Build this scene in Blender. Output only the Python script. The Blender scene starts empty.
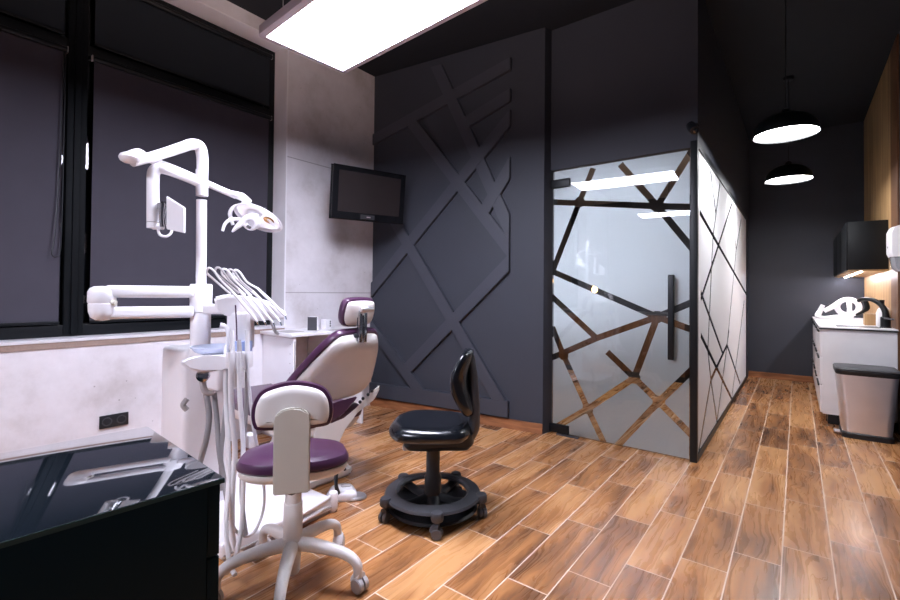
import bpy, bmesh, math, random
from mathutils import Vector, Matrix
random.seed(4)
PI = math.pi
scene = bpy.context.scene
C = scene.collection

# ------------------------------------------------------------------ camera, world, exposure
YAW, PITCH, ROLL, FPX, H = .650, .013, .009, 456.3, 1.2
fwd = Vector((-math.sin(YAW)*math.cos(PITCH), math.cos(YAW)*math.cos(PITCH), math.sin(PITCH)))
r0 = Vector((math.cos(YAW), math.sin(YAW), 0)); u0 = r0.cross(fwd)
rt = r0*math.cos(ROLL) + u0*math.sin(ROLL); up = -r0*math.sin(ROLL) + u0*math.cos(ROLL)
cam = bpy.data.cameras.new('camera'); cam_o = bpy.data.objects.new('camera', cam); C.objects.link(cam_o)
cam_o.matrix_world = Matrix(((rt.x, up.x, -fwd.x, 0), (rt.y, up.y, -fwd.y, 0), (rt.z, up.z, -fwd.z, H), (0, 0, 0, 1)))
cam.sensor_width = 36; cam.lens = FPX/900*36; cam.shift_y = -14/900; cam.clip_start = .02
scene.camera = cam_o
world = bpy.data.worlds.new('world'); scene.world = world; world.use_nodes = True
world.node_tree.nodes['Background'].inputs[0].default_value = (.5, .6, .8, 1)
world.node_tree.nodes['Background'].inputs[1].default_value = .05
scene.view_settings.view_transform = 'Standard'; scene.view_settings.look = 'None'
scene.view_settings.exposure = 2.4; scene.view_settings.gamma = 1
PANEL_W, PENDANT_W, CUBICLE_W, LED_W = 13.0, 13.0, 8.0, 24.0

def at(px, py, d):                      # point seen along a measured direction, d metres away on the ground plan
    v = rt*(px-450) - up*(py-286) + fwd*FPX
    k = d/math.hypot(v.x, v.y)
    return Vector((v.x*k, v.y*k, H+v.z*k))

# ------------------------------------------------------------------ materials
def lin(c):
    return tuple(((v/255+.055)/1.055)**2.4 if v > 10 else v/255/12.92 for v in c)+(1,)
MATS = {}
def mat(name, col, rough=.5, metal=0, spec=.5, noise=0, nscale=8, bump=0, bscale=60, coat=0, emit=0, trans=0):
    if name in MATS: return MATS[name]
    m = bpy.data.materials.new(name); m.use_nodes = True; nt = m.node_tree; b = nt.nodes['Principled BSDF']
    c = lin(col); b.inputs['Base Color'].default_value = c
    b.inputs['Roughness'].default_value = rough; b.inputs['Metallic'].default_value = metal
    b.inputs['Specular IOR Level'].default_value = spec; b.inputs['Coat Weight'].default_value = coat
    b.inputs['Transmission Weight'].default_value = trans
    if emit:
        b.inputs['Emission Color'].default_value = c; b.inputs['Emission Strength'].default_value = emit
    tc = nt.nodes.new('ShaderNodeTexCoord')
    n = nt.nodes.new('ShaderNodeTexNoise'); n.inputs['Scale'].default_value = nscale; n.inputs['Detail'].default_value = 5
    nt.links.new(tc.outputs['Object'], n.inputs['Vector'])
    mr = nt.nodes.new('ShaderNodeMapRange'); nv = noise if noise else .03
    mr.inputs['To Min'].default_value = 1-nv; mr.inputs['To Max'].default_value = 1+nv
    mr.inputs['From Min'].default_value = .25; mr.inputs['From Max'].default_value = .75
    nt.links.new(n.outputs['Fac'], mr.inputs['Value'])
    mx = nt.nodes.new('ShaderNodeVectorMath'); mx.operation = 'SCALE'; mx.inputs[0].default_value = c[:3]
    nt.links.new(mr.outputs[0], mx.inputs['Scale']); nt.links.new(mx.outputs[0], b.inputs['Base Color'])
    if bump:
        n2 = nt.nodes.new('ShaderNodeTexNoise'); n2.inputs['Scale'].default_value = bscale; n2.inputs['Detail'].default_value = 4
        nt.links.new(tc.outputs['Object'], n2.inputs['Vector'])
        bp = nt.nodes.new('ShaderNodeBump'); bp.inputs['Strength'].default_value = bump; bp.inputs['Distance'].default_value = .01
        nt.links.new(n2.outputs['Fac'], bp.inputs['Height']); nt.links.new(bp.outputs[0], b.inputs['Normal'])
    MATS[name] = m; return m

def nodes_of(name):
    m = bpy.data.materials.new(name); m.use_nodes = True; nt = m.node_tree
    MATS[name] = m
    return m, nt, nt.nodes['Principled BSDF']
def N(nt, t, **k):
    n = nt.nodes.new(t)
    for a, v in k.items(): setattr(n, a, v)
    return n
def M_(nt, op, a, b=None, c=None):
    n = nt.nodes.new('ShaderNodeMath'); n.operation = op
    for i, v in enumerate((a, b, c)):
        if v is None: continue
        if isinstance(v, (int, float)): n.inputs[i].default_value = v
        else: nt.links.new(v, n.inputs[i])
    return n.outputs[0]
def ramp(nt, fac, stops):
    r = nt.nodes.new('ShaderNodeValToRGB'); e = r.color_ramp.elements
    while len(e) < len(stops): e.new(.5)
    for el, (p, c) in zip(e, stops): el.position = p; el.color = c
    nt.links.new(fac, r.inputs[0]); return r.outputs[0]

def tile_floor_mat():
    m, nt, b = nodes_of('wood_look_tiles'); L = nt.links
    g = N(nt, 'ShaderNodeNewGeometry'); s = N(nt, 'ShaderNodeSeparateXYZ'); L.new(g.outputs['Position'], s.inputs[0])
    x, y = s.outputs[0], s.outputs[1]
    W, LEN, OFF = .1833, .63, .205
    u = M_(nt, 'DIVIDE', M_(nt, 'ADD', x, .055), W); row = M_(nt, 'FLOOR', u)
    v = M_(nt, 'DIVIDE', M_(nt, 'SUBTRACT', M_(nt, 'SUBTRACT', y, 2.72), M_(nt, 'MULTIPLY', row, OFF)), LEN)
    col = M_(nt, 'FLOOR', v)
    fu = M_(nt, 'FRACT', u); fv = M_(nt, 'FRACT', v)
    du = M_(nt, 'MULTIPLY', M_(nt, 'MINIMUM', fu, M_(nt, 'SUBTRACT', 1, fu)), W)
    dv = M_(nt, 'MULTIPLY', M_(nt, 'MINIMUM', fv, M_(nt, 'SUBTRACT', 1, fv)), LEN)
    edge = M_(nt, 'MINIMUM', du, dv)
    grout = M_(nt, 'LESS_THAN', edge, .0026)
    idv = N(nt, 'ShaderNodeCombineXYZ'); L.new(row, idv.inputs[0]); L.new(col, idv.inputs[1])
    wn = N(nt, 'ShaderNodeTexWhiteNoise'); L.new(idv.outputs[0], wn.inputs['Vector'])
    sc = N(nt, 'ShaderNodeSeparateColor'); L.new(wn.outputs['Color'], sc.inputs[0])
    # grain: stretched noise, shifted per tile
    p = N(nt, 'ShaderNodeCombineXYZ')
    L.new(M_(nt, 'ADD', M_(nt, 'MULTIPLY', x, 9), M_(nt, 'MULTIPLY', sc.outputs[0], 40)), p.inputs[0])
    L.new(M_(nt, 'ADD', M_(nt, 'MULTIPLY', y, 1.7), M_(nt, 'MULTIPLY', sc.outputs[1], 40)), p.inputs[1])
    big = N(nt, 'ShaderNodeTexNoise'); big.inputs['Scale'].default_value = 1.1; big.inputs['Detail'].default_value = 3; big.inputs['Distortion'].default_value = .5
    L.new(p.outputs[0], big.inputs['Vector'])
    p2 = N(nt, 'ShaderNodeCombineXYZ')
    L.new(M_(nt, 'ADD', M_(nt, 'MULTIPLY', x, 60), M_(nt, 'MULTIPLY', big.outputs['Fac'], 9)), p2.inputs[0])
    L.new(M_(nt, 'ADD', M_(nt, 'MULTIPLY', y, 2.2), M_(nt, 'MULTIPLY', sc.outputs[2], 30)), p2.inputs[1])
    fine = N(nt, 'ShaderNodeTexNoise'); fine.inputs['Scale'].default_value = 1; fine.inputs['Detail'].default_value = 5
    L.new(p2.outputs[0], fine.inputs['Vector'])
    tone = M_(nt, 'ADD', M_(nt, 'MULTIPLY_ADD', big.outputs['Fac'], .95, .12), M_(nt, 'MULTIPLY', fine.outputs['Fac'], .38))
    tone = M_(nt, 'ADD', tone, M_(nt, 'MULTIPLY', M_(nt, 'SUBTRACT', sc.outputs[0], .5), .36))
    # knots
    vr = N(nt, 'ShaderNodeTexVoronoi'); vr.inputs['Scale'].default_value = .9; L.new(p.outputs[0], vr.inputs['Vector'])
    kn = N(nt, 'ShaderNodeMapRange'); L.new(vr.outputs['Distance'], kn.inputs[0]); kn.inputs[1].default_value = .04; kn.inputs[2].default_value = .22
    kn.inputs[3].default_value = .25; kn.inputs[4].default_value = 0
    tone = M_(nt, 'SUBTRACT', tone, kn.outputs[0])
    c = ramp(nt, tone, [(.32, lin((74, 50, 36))), (.56, lin((126, 84, 54))), (.76, lin((172, 116, 70))), (1.0, lin((206, 152, 100)))])
    mx = N(nt, 'ShaderNodeMix', data_type='RGBA'); L.new(grout, mx.inputs[0]); L.new(c, mx.inputs[6]); mx.inputs[7].default_value = lin((226, 200, 180))
    L.new(mx.outputs[2], b.inputs['Base Color'])
    L.new(M_(nt, 'ADD', M_(nt, 'MULTIPLY', fine.outputs['Fac'], .16), M_(nt, 'MULTIPLY_ADD', grout, .4, .2)), b.inputs['Roughness'])
    bp = N(nt, 'ShaderNodeBump'); bp.inputs['Strength'].default_value = .25; bp.inputs['Distance'].default_value = .002
    L.new(M_(nt, 'ADD', M_(nt, 'MULTIPLY', M_(nt, 'MINIMUM', edge, .004), 200), M_(nt, 'MULTIPLY', fine.outputs['Fac'], .4)), bp.inputs['Height'])
    L.new(bp.outputs[0], b.inputs['Normal'])
    return m

def wood_mat(name, dark, light, axis=2, sx=14, sl=1.2, rough=.45):
    m, nt, b = nodes_of(name); L = nt.links
    g = N(nt, 'ShaderNodeNewGeometry'); mp = N(nt, 'ShaderNodeMapping'); L.new(g.outputs['Position'], mp.inputs[0])
    s = [sx, sx, sx]; s[axis] = sl; mp.inputs['Scale'].default_value = s
    n = N(nt, 'ShaderNodeTexNoise'); n.inputs['Scale'].default_value = 1; n.inputs['Detail'].default_value = 6; n.inputs['Distortion'].default_value = .6
    L.new(mp.outputs[0], n.inputs['Vector'])
    L.new(ramp(nt, n.outputs['Fac'], [(.3, lin(dark)), (.7, lin(light))]), b.inputs['Base Color'])
    b.inputs['Roughness'].default_value = rough
    return m

def concrete_mat():
    m, nt, b = nodes_of('whitewashed_concrete'); L = nt.links
    g = N(nt, 'ShaderNodeNewGeometry'); s = N(nt, 'ShaderNodeSeparateXYZ'); L.new(g.outputs['Position'], s.inputs[0])
    n = N(nt, 'ShaderNodeTexNoise'); n.inputs['Scale'].default_value = 2.2; n.inputs['Detail'].default_value = 8; n.inputs['Roughness'].default_value = .62
    L.new(g.outputs['Position'], n.inputs['Vector'])
    n2 = N(nt, 'ShaderNodeTexVoronoi'); n2.inputs['Scale'].default_value = 9; L.new(g.outputs['Position'], n2.inputs['Vector'])
    pit = M_(nt, 'LESS_THAN', n2.outputs['Distance'], .045)
    z = s.outputs[2]
    seam = M_(nt, 'LESS_THAN', M_(nt, 'ABSOLUTE', M_(nt, 'SUBTRACT', M_(nt, 'FRACT', M_(nt, 'DIVIDE', M_(nt, 'ADD', z, .0), 1.2)), .985)), .0035)
    c = ramp(nt, n.outputs['Fac'], [(.28, lin((190, 182, 180))), (.5, lin((222, 217, 220))), (.75, lin((238, 234, 238)))])
    mx = N(nt, 'ShaderNodeMix', data_type='RGBA'); L.new(M_(nt, 'MULTIPLY', M_(nt, 'MAXIMUM', pit, seam), .55), mx.inputs[0]); L.new(c, mx.inputs[6]); mx.inputs[7].default_value = lin((120, 110, 106))
    L.new(mx.outputs[2], b.inputs['Base Color']); b.inputs['Roughness'].default_value = .75
    bp = N(nt, 'ShaderNodeBump'); bp.inputs['Strength'].default_value = .25; bp.inputs['Distance'].default_value = .01
    L.new(n.outputs['Fac'], bp.inputs['Height']); L.new(bp.outputs[0], b.inputs['Normal'])
    return m

def glass_mat(name='clear_glass', tint=(.93, .96, .96, 1)):
    m, nt, b = nodes_of(name); L = nt.links; nt.nodes.remove(b)
    o = [n for n in nt.nodes if n.type == 'OUTPUT_MATERIAL'][0]
    t = N(nt, 'ShaderNodeBsdfTransparent'); t.inputs[0].default_value = tint
    gl = N(nt, 'ShaderNodeBsdfGlossy'); gl.inputs['Roughness'].default_value = .01
    f = N(nt, 'ShaderNodeFresnel'); f.inputs[0].default_value = 1.5
    mx = N(nt, 'ShaderNodeMixShader'); L.new(M_(nt, 'MULTIPLY', f.outputs[0], 1.3), mx.inputs[0]); L.new(t.outputs[0], mx.inputs[1]); L.new(gl.outputs[0], mx.inputs[2])
    L.new(mx.outputs[0], o.inputs[0]); return m
def frost_mat():
    m, nt, b = nodes_of('frosted_film'); L = nt.links; nt.nodes.remove(b)
    o = [n for n in nt.nodes if n.type == 'OUTPUT_MATERIAL'][0]
    d = N(nt, 'ShaderNodeBsdfDiffuse'); d.inputs[0].default_value = lin((250, 250, 252))
    t = N(nt, 'ShaderNodeBsdfTranslucent'); t.inputs[0].default_value = lin((222, 226, 232))
    n = N(nt, 'ShaderNodeTexNoise'); n.inputs['Scale'].default_value = 3
    g = N(nt, 'ShaderNodeNewGeometry'); L.new(g.outputs['Position'], n.inputs['Vector'])
    mx = N(nt, 'ShaderNodeMixShader'); L.new(M_(nt, 'MULTIPLY_ADD', n.outputs['Fac'], .08, .1), mx.inputs[0]); L.new(d.outputs[0], mx.inputs[1]); L.new(t.outputs[0], mx.inputs[2])
    gl = N(nt, 'ShaderNodeBsdfGlossy'); gl.inputs['Roughness'].default_value = .32
    m2 = N(nt, 'ShaderNodeMixShader'); m2.inputs[0].default_value = .05; L.new(mx.outputs[0], m2.inputs[1]); L.new(gl.outputs[0], m2.inputs[2])
    L.new(m2.outputs[0], o.inputs[0]); return m
def emit_mat(name, col, s):
    m, nt, b = nodes_of(name); nt.nodes.remove(b); L = nt.links
    o = [n for n in nt.nodes if n.type == 'OUTPUT_MATERIAL'][0]
    e = N(nt, 'ShaderNodeEmission'); e.inputs[0].default_value = lin(col); e.inputs[1].default_value = s
    L.new(e.outputs[0], o.inputs[0]); return m

FLOOR = tile_floor_mat(); CONC = concrete_mat(); GLASS = glass_mat(); FROST = frost_mat()
DWALL = mat('dark_grey_paint', (54, 57, 66), .62, noise=.05, nscale=3, bump=.04, bscale=250)
DCEIL = mat('black_ceiling_paint', (20, 25, 33), .8, noise=.05)
RAWC = mat('raw_concrete', (158, 136, 124), .85, noise=.12, nscale=14, bump=.3)
SKIRT = wood_mat('skirting_tile', (120, 76, 48), (182, 122, 82), 0, 30, 3, .35)
OAK = wood_mat('oak_panel', (140, 106, 70), (196, 160, 112), 2, 16, .9)
WALNUT = wood_mat('brown_wood', (84, 56, 36), (124, 84, 54), 2, 16, .9)
WHITE = mat('white_enamel', (243, 240, 243), .28, coat=.3)
WHITE2 = mat('white_lacquer', (238, 235, 238), .35)
CREAM = mat('cream_plastic', (206, 200, 188), .4, noise=.03, bump=.05, bscale=300)
IVORY = mat('ivory_plastic', (226, 220, 216), .33)
GREYP = mat('light_grey_plastic', (176, 170, 170), .4)
PURPLE = mat('purple_leather', (70, 38, 66), .3, noise=.06, bump=.05, bscale=180, coat=.25)
BLACKL = mat('black_leather', (14, 17, 22), .24, coat=.35, bump=.05, bscale=180)
BLACKP = mat('black_plastic', (28, 30, 34), .42)
DGREYP = mat('dark_grey_plastic', (62, 62, 66), .42)
BLACKM = mat('black_metal', (5, 9, 13), .42, spec=.35)
CHROME = mat('chrome', (205, 205, 208), .14, metal=1)
STEEL = mat('brushed_steel', (238, 234, 236), .42, metal=1, noise=.04)
BLKGLASS = mat('black_glass_top', (22, 28, 34), .045, spec=1, coat=1)
BLKGLASS.node_tree.nodes['Principled BSDF'].inputs['IOR'].default_value = 1.6
TEALBLK = mat('black_green_lacquer', (3, 29, 38), .6, spec=.12)
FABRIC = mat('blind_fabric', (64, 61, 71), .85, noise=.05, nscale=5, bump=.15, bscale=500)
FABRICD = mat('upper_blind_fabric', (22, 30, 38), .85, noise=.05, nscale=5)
TUBEG = mat('grey_hose', (150, 146, 148), .35)
TUBEW = mat('white_hose', (236, 233, 235), .35)
SCREEN = mat('lcd_screen', (48, 42, 42), .22, spec=.6)
BLUEP = mat('pale_blue_plastic', (150, 168, 214), .3)
PGLASS = mat('pale_blue_bowl', (214, 222, 242), .2)
PANELM = emit_mat('lamp_panel_light', (230, 232, 252), PANEL_W)
UPM = emit_mat('added_uplight_glow', (255, 232, 228), 3.5)  # added upward glow, lifts the upper walls and ceiling
PENDM = emit_mat('pendant_light', (250, 250, 255), PENDANT_W)
LEDM = emit_mat('led_strip_light', (240, 240, 255), LED_W)
WARMM = emit_mat('warm_bulb_light', (255, 190, 110), 3)
DOMEIN = mat('white_lamp_inside', (232, 232, 236), .5)

# ------------------------------------------------------------------ geometry helpers
def new(): return bmesh.new()
def box(bm, x0, x1, y0, y1, z0, z1, bev=0, mtx=None, seg=2):
    r = bmesh.ops.create_cube(bm, size=1)
    vs = r['verts']
    for v in vs:
        v.co = Vector(((x0+x1)/2+v.co.x*(x1-x0), (y0+y1)/2+v.co.y*(y1-y0), (z0+z1)/2+v.co.z*(z1-z0)))
    if mtx is not None:
        for v in vs: v.co = mtx @ v.co
    if bev:
        es = list({e for v in vs for e in v.link_edges})
        bmesh.ops.bevel(bm, geom=es, offset=bev, segments=seg, affect='EDGES', profile=.6)
    return bm
def frame(o, x, y=None, z=None):        # matrix from origin and axes
    x = Vector(x).normalized()
    if z is None:
        z = x.cross(Vector(y)).normalized(); y = z.cross(x)
    else:
        z = Vector(z).normalized(); y = z.cross(x).normalized(); x = y.cross(z)
    o = Vector(o)
    return Matrix(((x.x, y.x, z.x, o.x), (x.y, y.y, z.y, o.y), (x.z, y.z, z.z, o.z), (0, 0, 0, 1)))
def rotz(o, a): return Matrix.Translation(Vector(o)) @ Matrix.Rotation(a, 4, 'Z')
def loft(bm, rings, cap=True, closed=True):
    R = [[bm.verts.new(p) for p in r] for r in rings]
    n = len(R[0])
    for a, b in zip(R[:-1], R[1:]):
        for i in range(n if closed else n-1):
            j = (i+1) % n
            bm.faces.new((a[i], a[j], b[j], b[i]))
    if cap:
        bm.faces.new(R[0][::-1]); bm.faces.new(R[-1])
    return bm
def catmull(pts, k=6, closed=False):
    P = [Vector(p) for p in pts]; n = len(P); out = []
    rng = range(n) if closed else range(n-1)
    for i in rng:
        if closed: a, b, c, d = P[(i-1) % n], P[i], P[(i+1) % n], P[(i+2) % n]
        else: a, b, c, d = P[max(i-1, 0)], P[i], P[i+1], P[min(i+2, n-1)]
        for j in range(k):
            t = j/k
            out.append(.5*((2*b)+(c-a)*t+(2*a-5*b+4*c-d)*t*t+(3*b-a-3*c+d)*t**3))
    if not closed: out.append(P[-1])
    return out
def tube(bm, pts, r, n=12, k=5, flat=1.0, smooth=True, upv=None):
    P = catmull(pts, k) if smooth and len(pts) > 2 else [Vector(p) for p in pts]
    m = len(P)
    if isinstance(r, (list, tuple)):
        rr = []
        for i in range(m):
            t = i/(m-1)*(len(r)-1); a = int(min(t, len(r)-2)); rr.append(r[a]+(r[a+1]-r[a])*(t-a))
    else: rr = [r]*m
    T = [(P[min(i+1, m-1)]-P[max(i-1, 0)]).normalized() for i in range(m)]
    nrm = Vector(upv) if upv else (Vector((0, 0, 1)) if abs(T[0].z) < .9 else Vector((1, 0, 0)))
    rings = []
    for i in range(m):
        nrm = (nrm-T[i]*nrm.dot(T[i])).normalized(); bn = T[i].cross(nrm)
        rings.append([P[i]+nrm*math.cos(a)*rr[i]+bn*math.sin(a)*rr[i]*flat for a in [2*PI*q/n for q in range(n)]])
    return loft(bm, rings)
def lathe(bm, prof, mtx, n=28, a0=0, a1=2*PI):
    rings = []
    for r, z in prof:
        rings.append([mtx @ Vector((max(r, 1e-4)*math.cos(2*PI*q/n), max(r, 1e-4)*math.sin(2*PI*q/n), z)) for q in range(n)])
    return loft(bm, rings)
def prism(bm, pts, mtx, d0, d1, bev=0):
    a = [bm.verts.new(mtx @ Vector((x, y, d0))) for x, y in pts]; b = [bm.verts.new(mtx @ Vector((x, y, d1))) for x, y in pts]
    n = len(pts)
    fs = [bm.faces.new(a[::-1]), bm.faces.new(b)]+[bm.faces.new((a[i], a[(i+1) % n], b[(i+1) % n], b[i])) for i in range(n)]
    if bev:
        es = list({e for f in fs for e in f.edges})
        bmesh.ops.bevel(bm, geom=es, offset=bev, segments=2, affect='EDGES')
    return bm
def slab(bm, outline, mtx, layers, smooth=6):   # outline in local xy; layers = (inset, z)
    P = catmull([(x, y, 0) for x, y in outline], smooth, True) if smooth else [Vector((x, y, 0)) for x, y in outline]
    n = len(P); nr = []
    area = sum(P[i].x*P[(i+1) % n].y-P[(i+1) % n].x*P[i].y for i in range(n))
    for i in range(n):
        t = P[(i+1) % n]-P[i-1]; v = Vector((-t.y, t.x, 0)).normalized(); nr.append(v if area > 0 else -v)
    c = sum(P, Vector())/n; rm = sum((p-c).length for p in P)/n
    def q(i, ins):
        a = min(ins, .018); v = P[i]+nr[i]*a
        return c+(v-c)*max(.02, 1-(ins-a)/rm)
    return loft(bm, [[mtx @ (q(i, ins)+Vector((0, 0, z))) for i in range(n)] for ins, z in layers])
def rounded(h, r, ins=0, k=4):           # layer list for a pillow-edged slab of height h
    L = []
    for i in range(k+1):
        a = PI/2*i/k; L.append((ins+r*(1-math.sin(a)), r*(1-math.cos(a))))
    for i in range(k+1):
        a = PI/2*(1-i/k); L.append((ins+r*(1-math.sin(a)), h-r*(1-math.cos(a))))
    return L
def obj(name, bm, m, parent=None, angle=38, label=None):
    bmesh.ops.recalc_face_normals(bm, faces=bm.faces)
    me = bpy.data.meshes.new(name)
    if parent is not None:
        l = parent
        off = Vector((0, 0, 0))
        while l is not None: off += l.location; l = l.parent
        for v in bm.verts: v.co -= off
    bm.to_mesh(me); bm.free()
    for p in me.polygons: p.use_smooth = True
    me.set_sharp_from_angle(angle=math.radians(angle))
    me.materials.append(m)
    o = bpy.data.objects.new(name, me); C.objects.link(o)
    if parent is not None: o.parent = parent
    if label: o['label'] = label
    return o
def thing(name, label, cat, loc=(0, 0, 0), group=None):
    o = bpy.data.objects.new(name, None); C.objects.link(o); o.location = loc; o.empty_display_size = .1
    o['label'] = label; o['category'] = cat
    if group: o['group'] = group
    return o
def tag(o, label, cat, group=None):
    o['label'] = label; o['category'] = cat
    if group: o['group'] = group
    return o
def struct(name, bm, m, parent=None, label=None):
    o = obj(name, bm, m, parent, 30)
    if parent is None: o['kind'] = 'structure'
    if label: o['label'] = label
    return o
def empty_struct(name, loc, label=None):
    o = bpy.data.objects.new(name, None); C.objects.link(o); o.location = loc; o['kind'] = 'structure'
    if label: o['label'] = label
    return o
def dup(root, loc, label):
    def rec(s, par):
        c = s.copy(); C.objects.link(c)
        if par is not None: c.parent = par
        for ch in [k for k in bpy.data.objects if k.parent == s]: rec(ch, c)
        return c
    r = rec(root, None); r.location = loc; r['label'] = label
    return r

# ------------------------------------------------------------------ room shell
XL, XR, YB, YF, ZC = -3.577, .71, 8.0, -3.6, 3.483
ZR = 2.26          # underside of the dark wall above the glass
WX = -3.776        # window plane
A = Vector((-3.577, 3.347, 0)); B = Vector((-1.721, 3.582, 0)); ud = (B-A).normalized(); wn = Vector((ud.y, -ud.x, 0))   # batten wall, normal to the room
CY = 3.664         # glass front
CX = -.566         # glass side

struct('floor', box(new(), -4.0, 1.0, YF-.2, YB+.2, -.1, 0), FLOOR, label='wood-look tile floor with pale grout')
struct('ceiling', box(new(), -4.0, 1.0, YF-.2, YB+.2, ZC, ZC+.1), DCEIL)
bm = new()
box(bm, -4.0, XL, YF, YB, -.0, .84); box(bm, -4.0, XL, 2.311, YB, .84, ZC); box(bm, -4.0, XL, YF, 2.311, 3.366, ZC); box(bm, -4.0, XL, YF, -2.2, .84, 3.366)
struct('wall_left', bm, CONC, label='whitewashed concrete wall')
bm = new(); box(bm, XR, 1.0, YF, YB, 0, ZC); struct('wall_right', bm, DWALL)
bm = new(); box(bm, -4.0, 1.0, YB, YB+.2, 0, ZC); struct('wall_back', bm, DWALL)
bm = new(); box(bm, -4.0, 1.0, YF-.2, YF, 0, ZC); struct('wall_front', bm, mat('light_grey_paint', (168, 166, 172), .7))
# batten wall (solid block between the concrete wall and the glass door)
wm = frame(A, ud, (0, 0, 1))            # local x along wall, y up, z = toward room or away
if wm.to_3x3() @ Vector((0, 0, 1)) @ wn < 0: pass
WLEN = (B-A).length
bm = new()
q = [A, B, Vector((-1.69, CY+.03, 0)), Vector((-1.69, 3.78, 0)), Vector((-3.577, 3.78, 0))]
prism(bm, [(p.x, p.y) for p in q], Matrix.Identity(4), 0, ZC)
wall_mid = struct('wall_middle', bm, DWALL, label='dark grey wall carrying raised criss-cross battens')
# battens: strips in wall coordinates (u, z), clipped to the panel
def wall_uv(px, py):
    v = rt*(px-450) - up*(py-286) + fwd*FPX
    t = (A-Vector((0, 0, 0))).dot(wn)/v.dot(wn)
    p = Vector((0, 0, H))+v*t
    return ((p-A).dot(ud), p.z)
UR = wall_uv(510, 300)[0]
strips = [[(434, 59), (447, 98), (467, 130), (480, 156), (510, 228)], [(374.5, 140.5), (443.5, 101.8), (511, 65)], [(466, 124), (511, 96)],
          [(511, 119), (480, 157), (456.7, 183), (410, 240), (373, 290)], [(412, 122), (456.7, 183), (511, 250)], [(511, 168), (483, 216)],
          [(391, 213), (410, 247), (453, 317), (505, 408)], [(511, 262), (453, 317), (407, 370)], [(373, 327), (425, 396)]]
def clip_poly(P, xmin, xmax, ymin, ymax):
    for ax, lim, sg in ((0, xmin, 1), (0, xmax, -1), (1, ymin, 1), (1, ymax, -1)):
        out = []
        for i in range(len(P)):
            a, b = P[i-1], P[i]; ia, ib = (a[ax]-lim)*sg >= 0, (b[ax]-lim)*sg >= 0
            if ia != ib:
                t = (lim-a[ax])/(b[ax]-a[ax]); out.append((a[0]+(b[0]-a[0])*t, a[1]+(b[1]-a[1])*t))
            if ib: out.append(b)
        P = out
        if not P: return P
    return P
wmx = Matrix(((ud.x, 0, wn.x, A.x), (ud.y, 0, wn.y, A.y), (0, 1, 0, 0), (0, 0, 0, 1)))
bm = new(); hw = .055
for si, st in enumerate(strips):
    Q = [wall_uv(*p) for p in (st[0], st[-1])]
    (x0, y0), (x1, y1) = Q; l = math.hypot(x1-x0, y1-y0); dx, dy = (x1-x0)/l, (y1-y0)/l
    e0 = .12 if st[0][0] in (374.5, 373, 511) else 0; e1 = .12 if st[-1][0] in (511, 510, 373, 374.5) else .0
    if si == 0: e1 = .12
    x0 -= dx*e0; y0 -= dy*e0; x1 += dx*e1; y1 += dy*e1
    P = [(x0-dy*hw, y0+dx*hw), (x1-dy*hw, y1+dx*hw), (x1+dy*hw, y1-dx*hw), (x0+dy*hw, y0-dx*hw)]
    P = clip_poly(P, .005, UR, .13, 3.4)
    if len(P) > 2: prism(bm, P, wmx, -.005, .034+.0006*si, .004)
u, z = wall_uv(440, 398)
prism(bm, [(.005, .1), (UR, .1), (UR, .245), (.005, .245)], wmx, -.005, .0412, .004)
struct('batten_panel', bm, mat('batten_paint', (64, 66, 75), .5, noise=.05, nscale=3), wall_mid)
# skirting of cut floor tiles
bm = new(); prism(bm, [(.0, 0), (WLEN+.0, 0), (WLEN+.0, .085), (.0, .085)], wmx, -.002, .014)
for k in range(1, 4):
    pass
struct('baseboard_middle', bm, SKIRT)
bm = new(); box(bm, CX, XR, YB-.012, YB, 0, .085); struct('baseboard_back', bm, SKIRT)
# wall above and behind the glass room
bm = new(); box(bm, -1.70, CX, CY, CY+.12, ZR, ZC); struct('wall_above_door', bm, DWALL)
bm = new(); box(bm, CX-.12, CX, CY+.12, YB, ZR+.045, ZC); struct('wall_above_glass', bm, DWALL)
bm = new(); box(bm, CX-.05, CX, 7.72, YB, 0, ZR+.045); struct('wall_cubicle', bm, DWALL)
bm = new(); box(bm, -3.577, -3.3, 3.78, YB, 0, ZC)
struct('wall_cubicle_inner', bm, mat('brown_grey_paint', (120, 108, 102), .7))
bm = new(); box(bm, -3.3, CX-.12, CY+.12, 7.9, 2.75, 2.8); struct('ceiling_cubicle', bm, mat('soft_white_paint', (196, 192, 190), .8))

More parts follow.
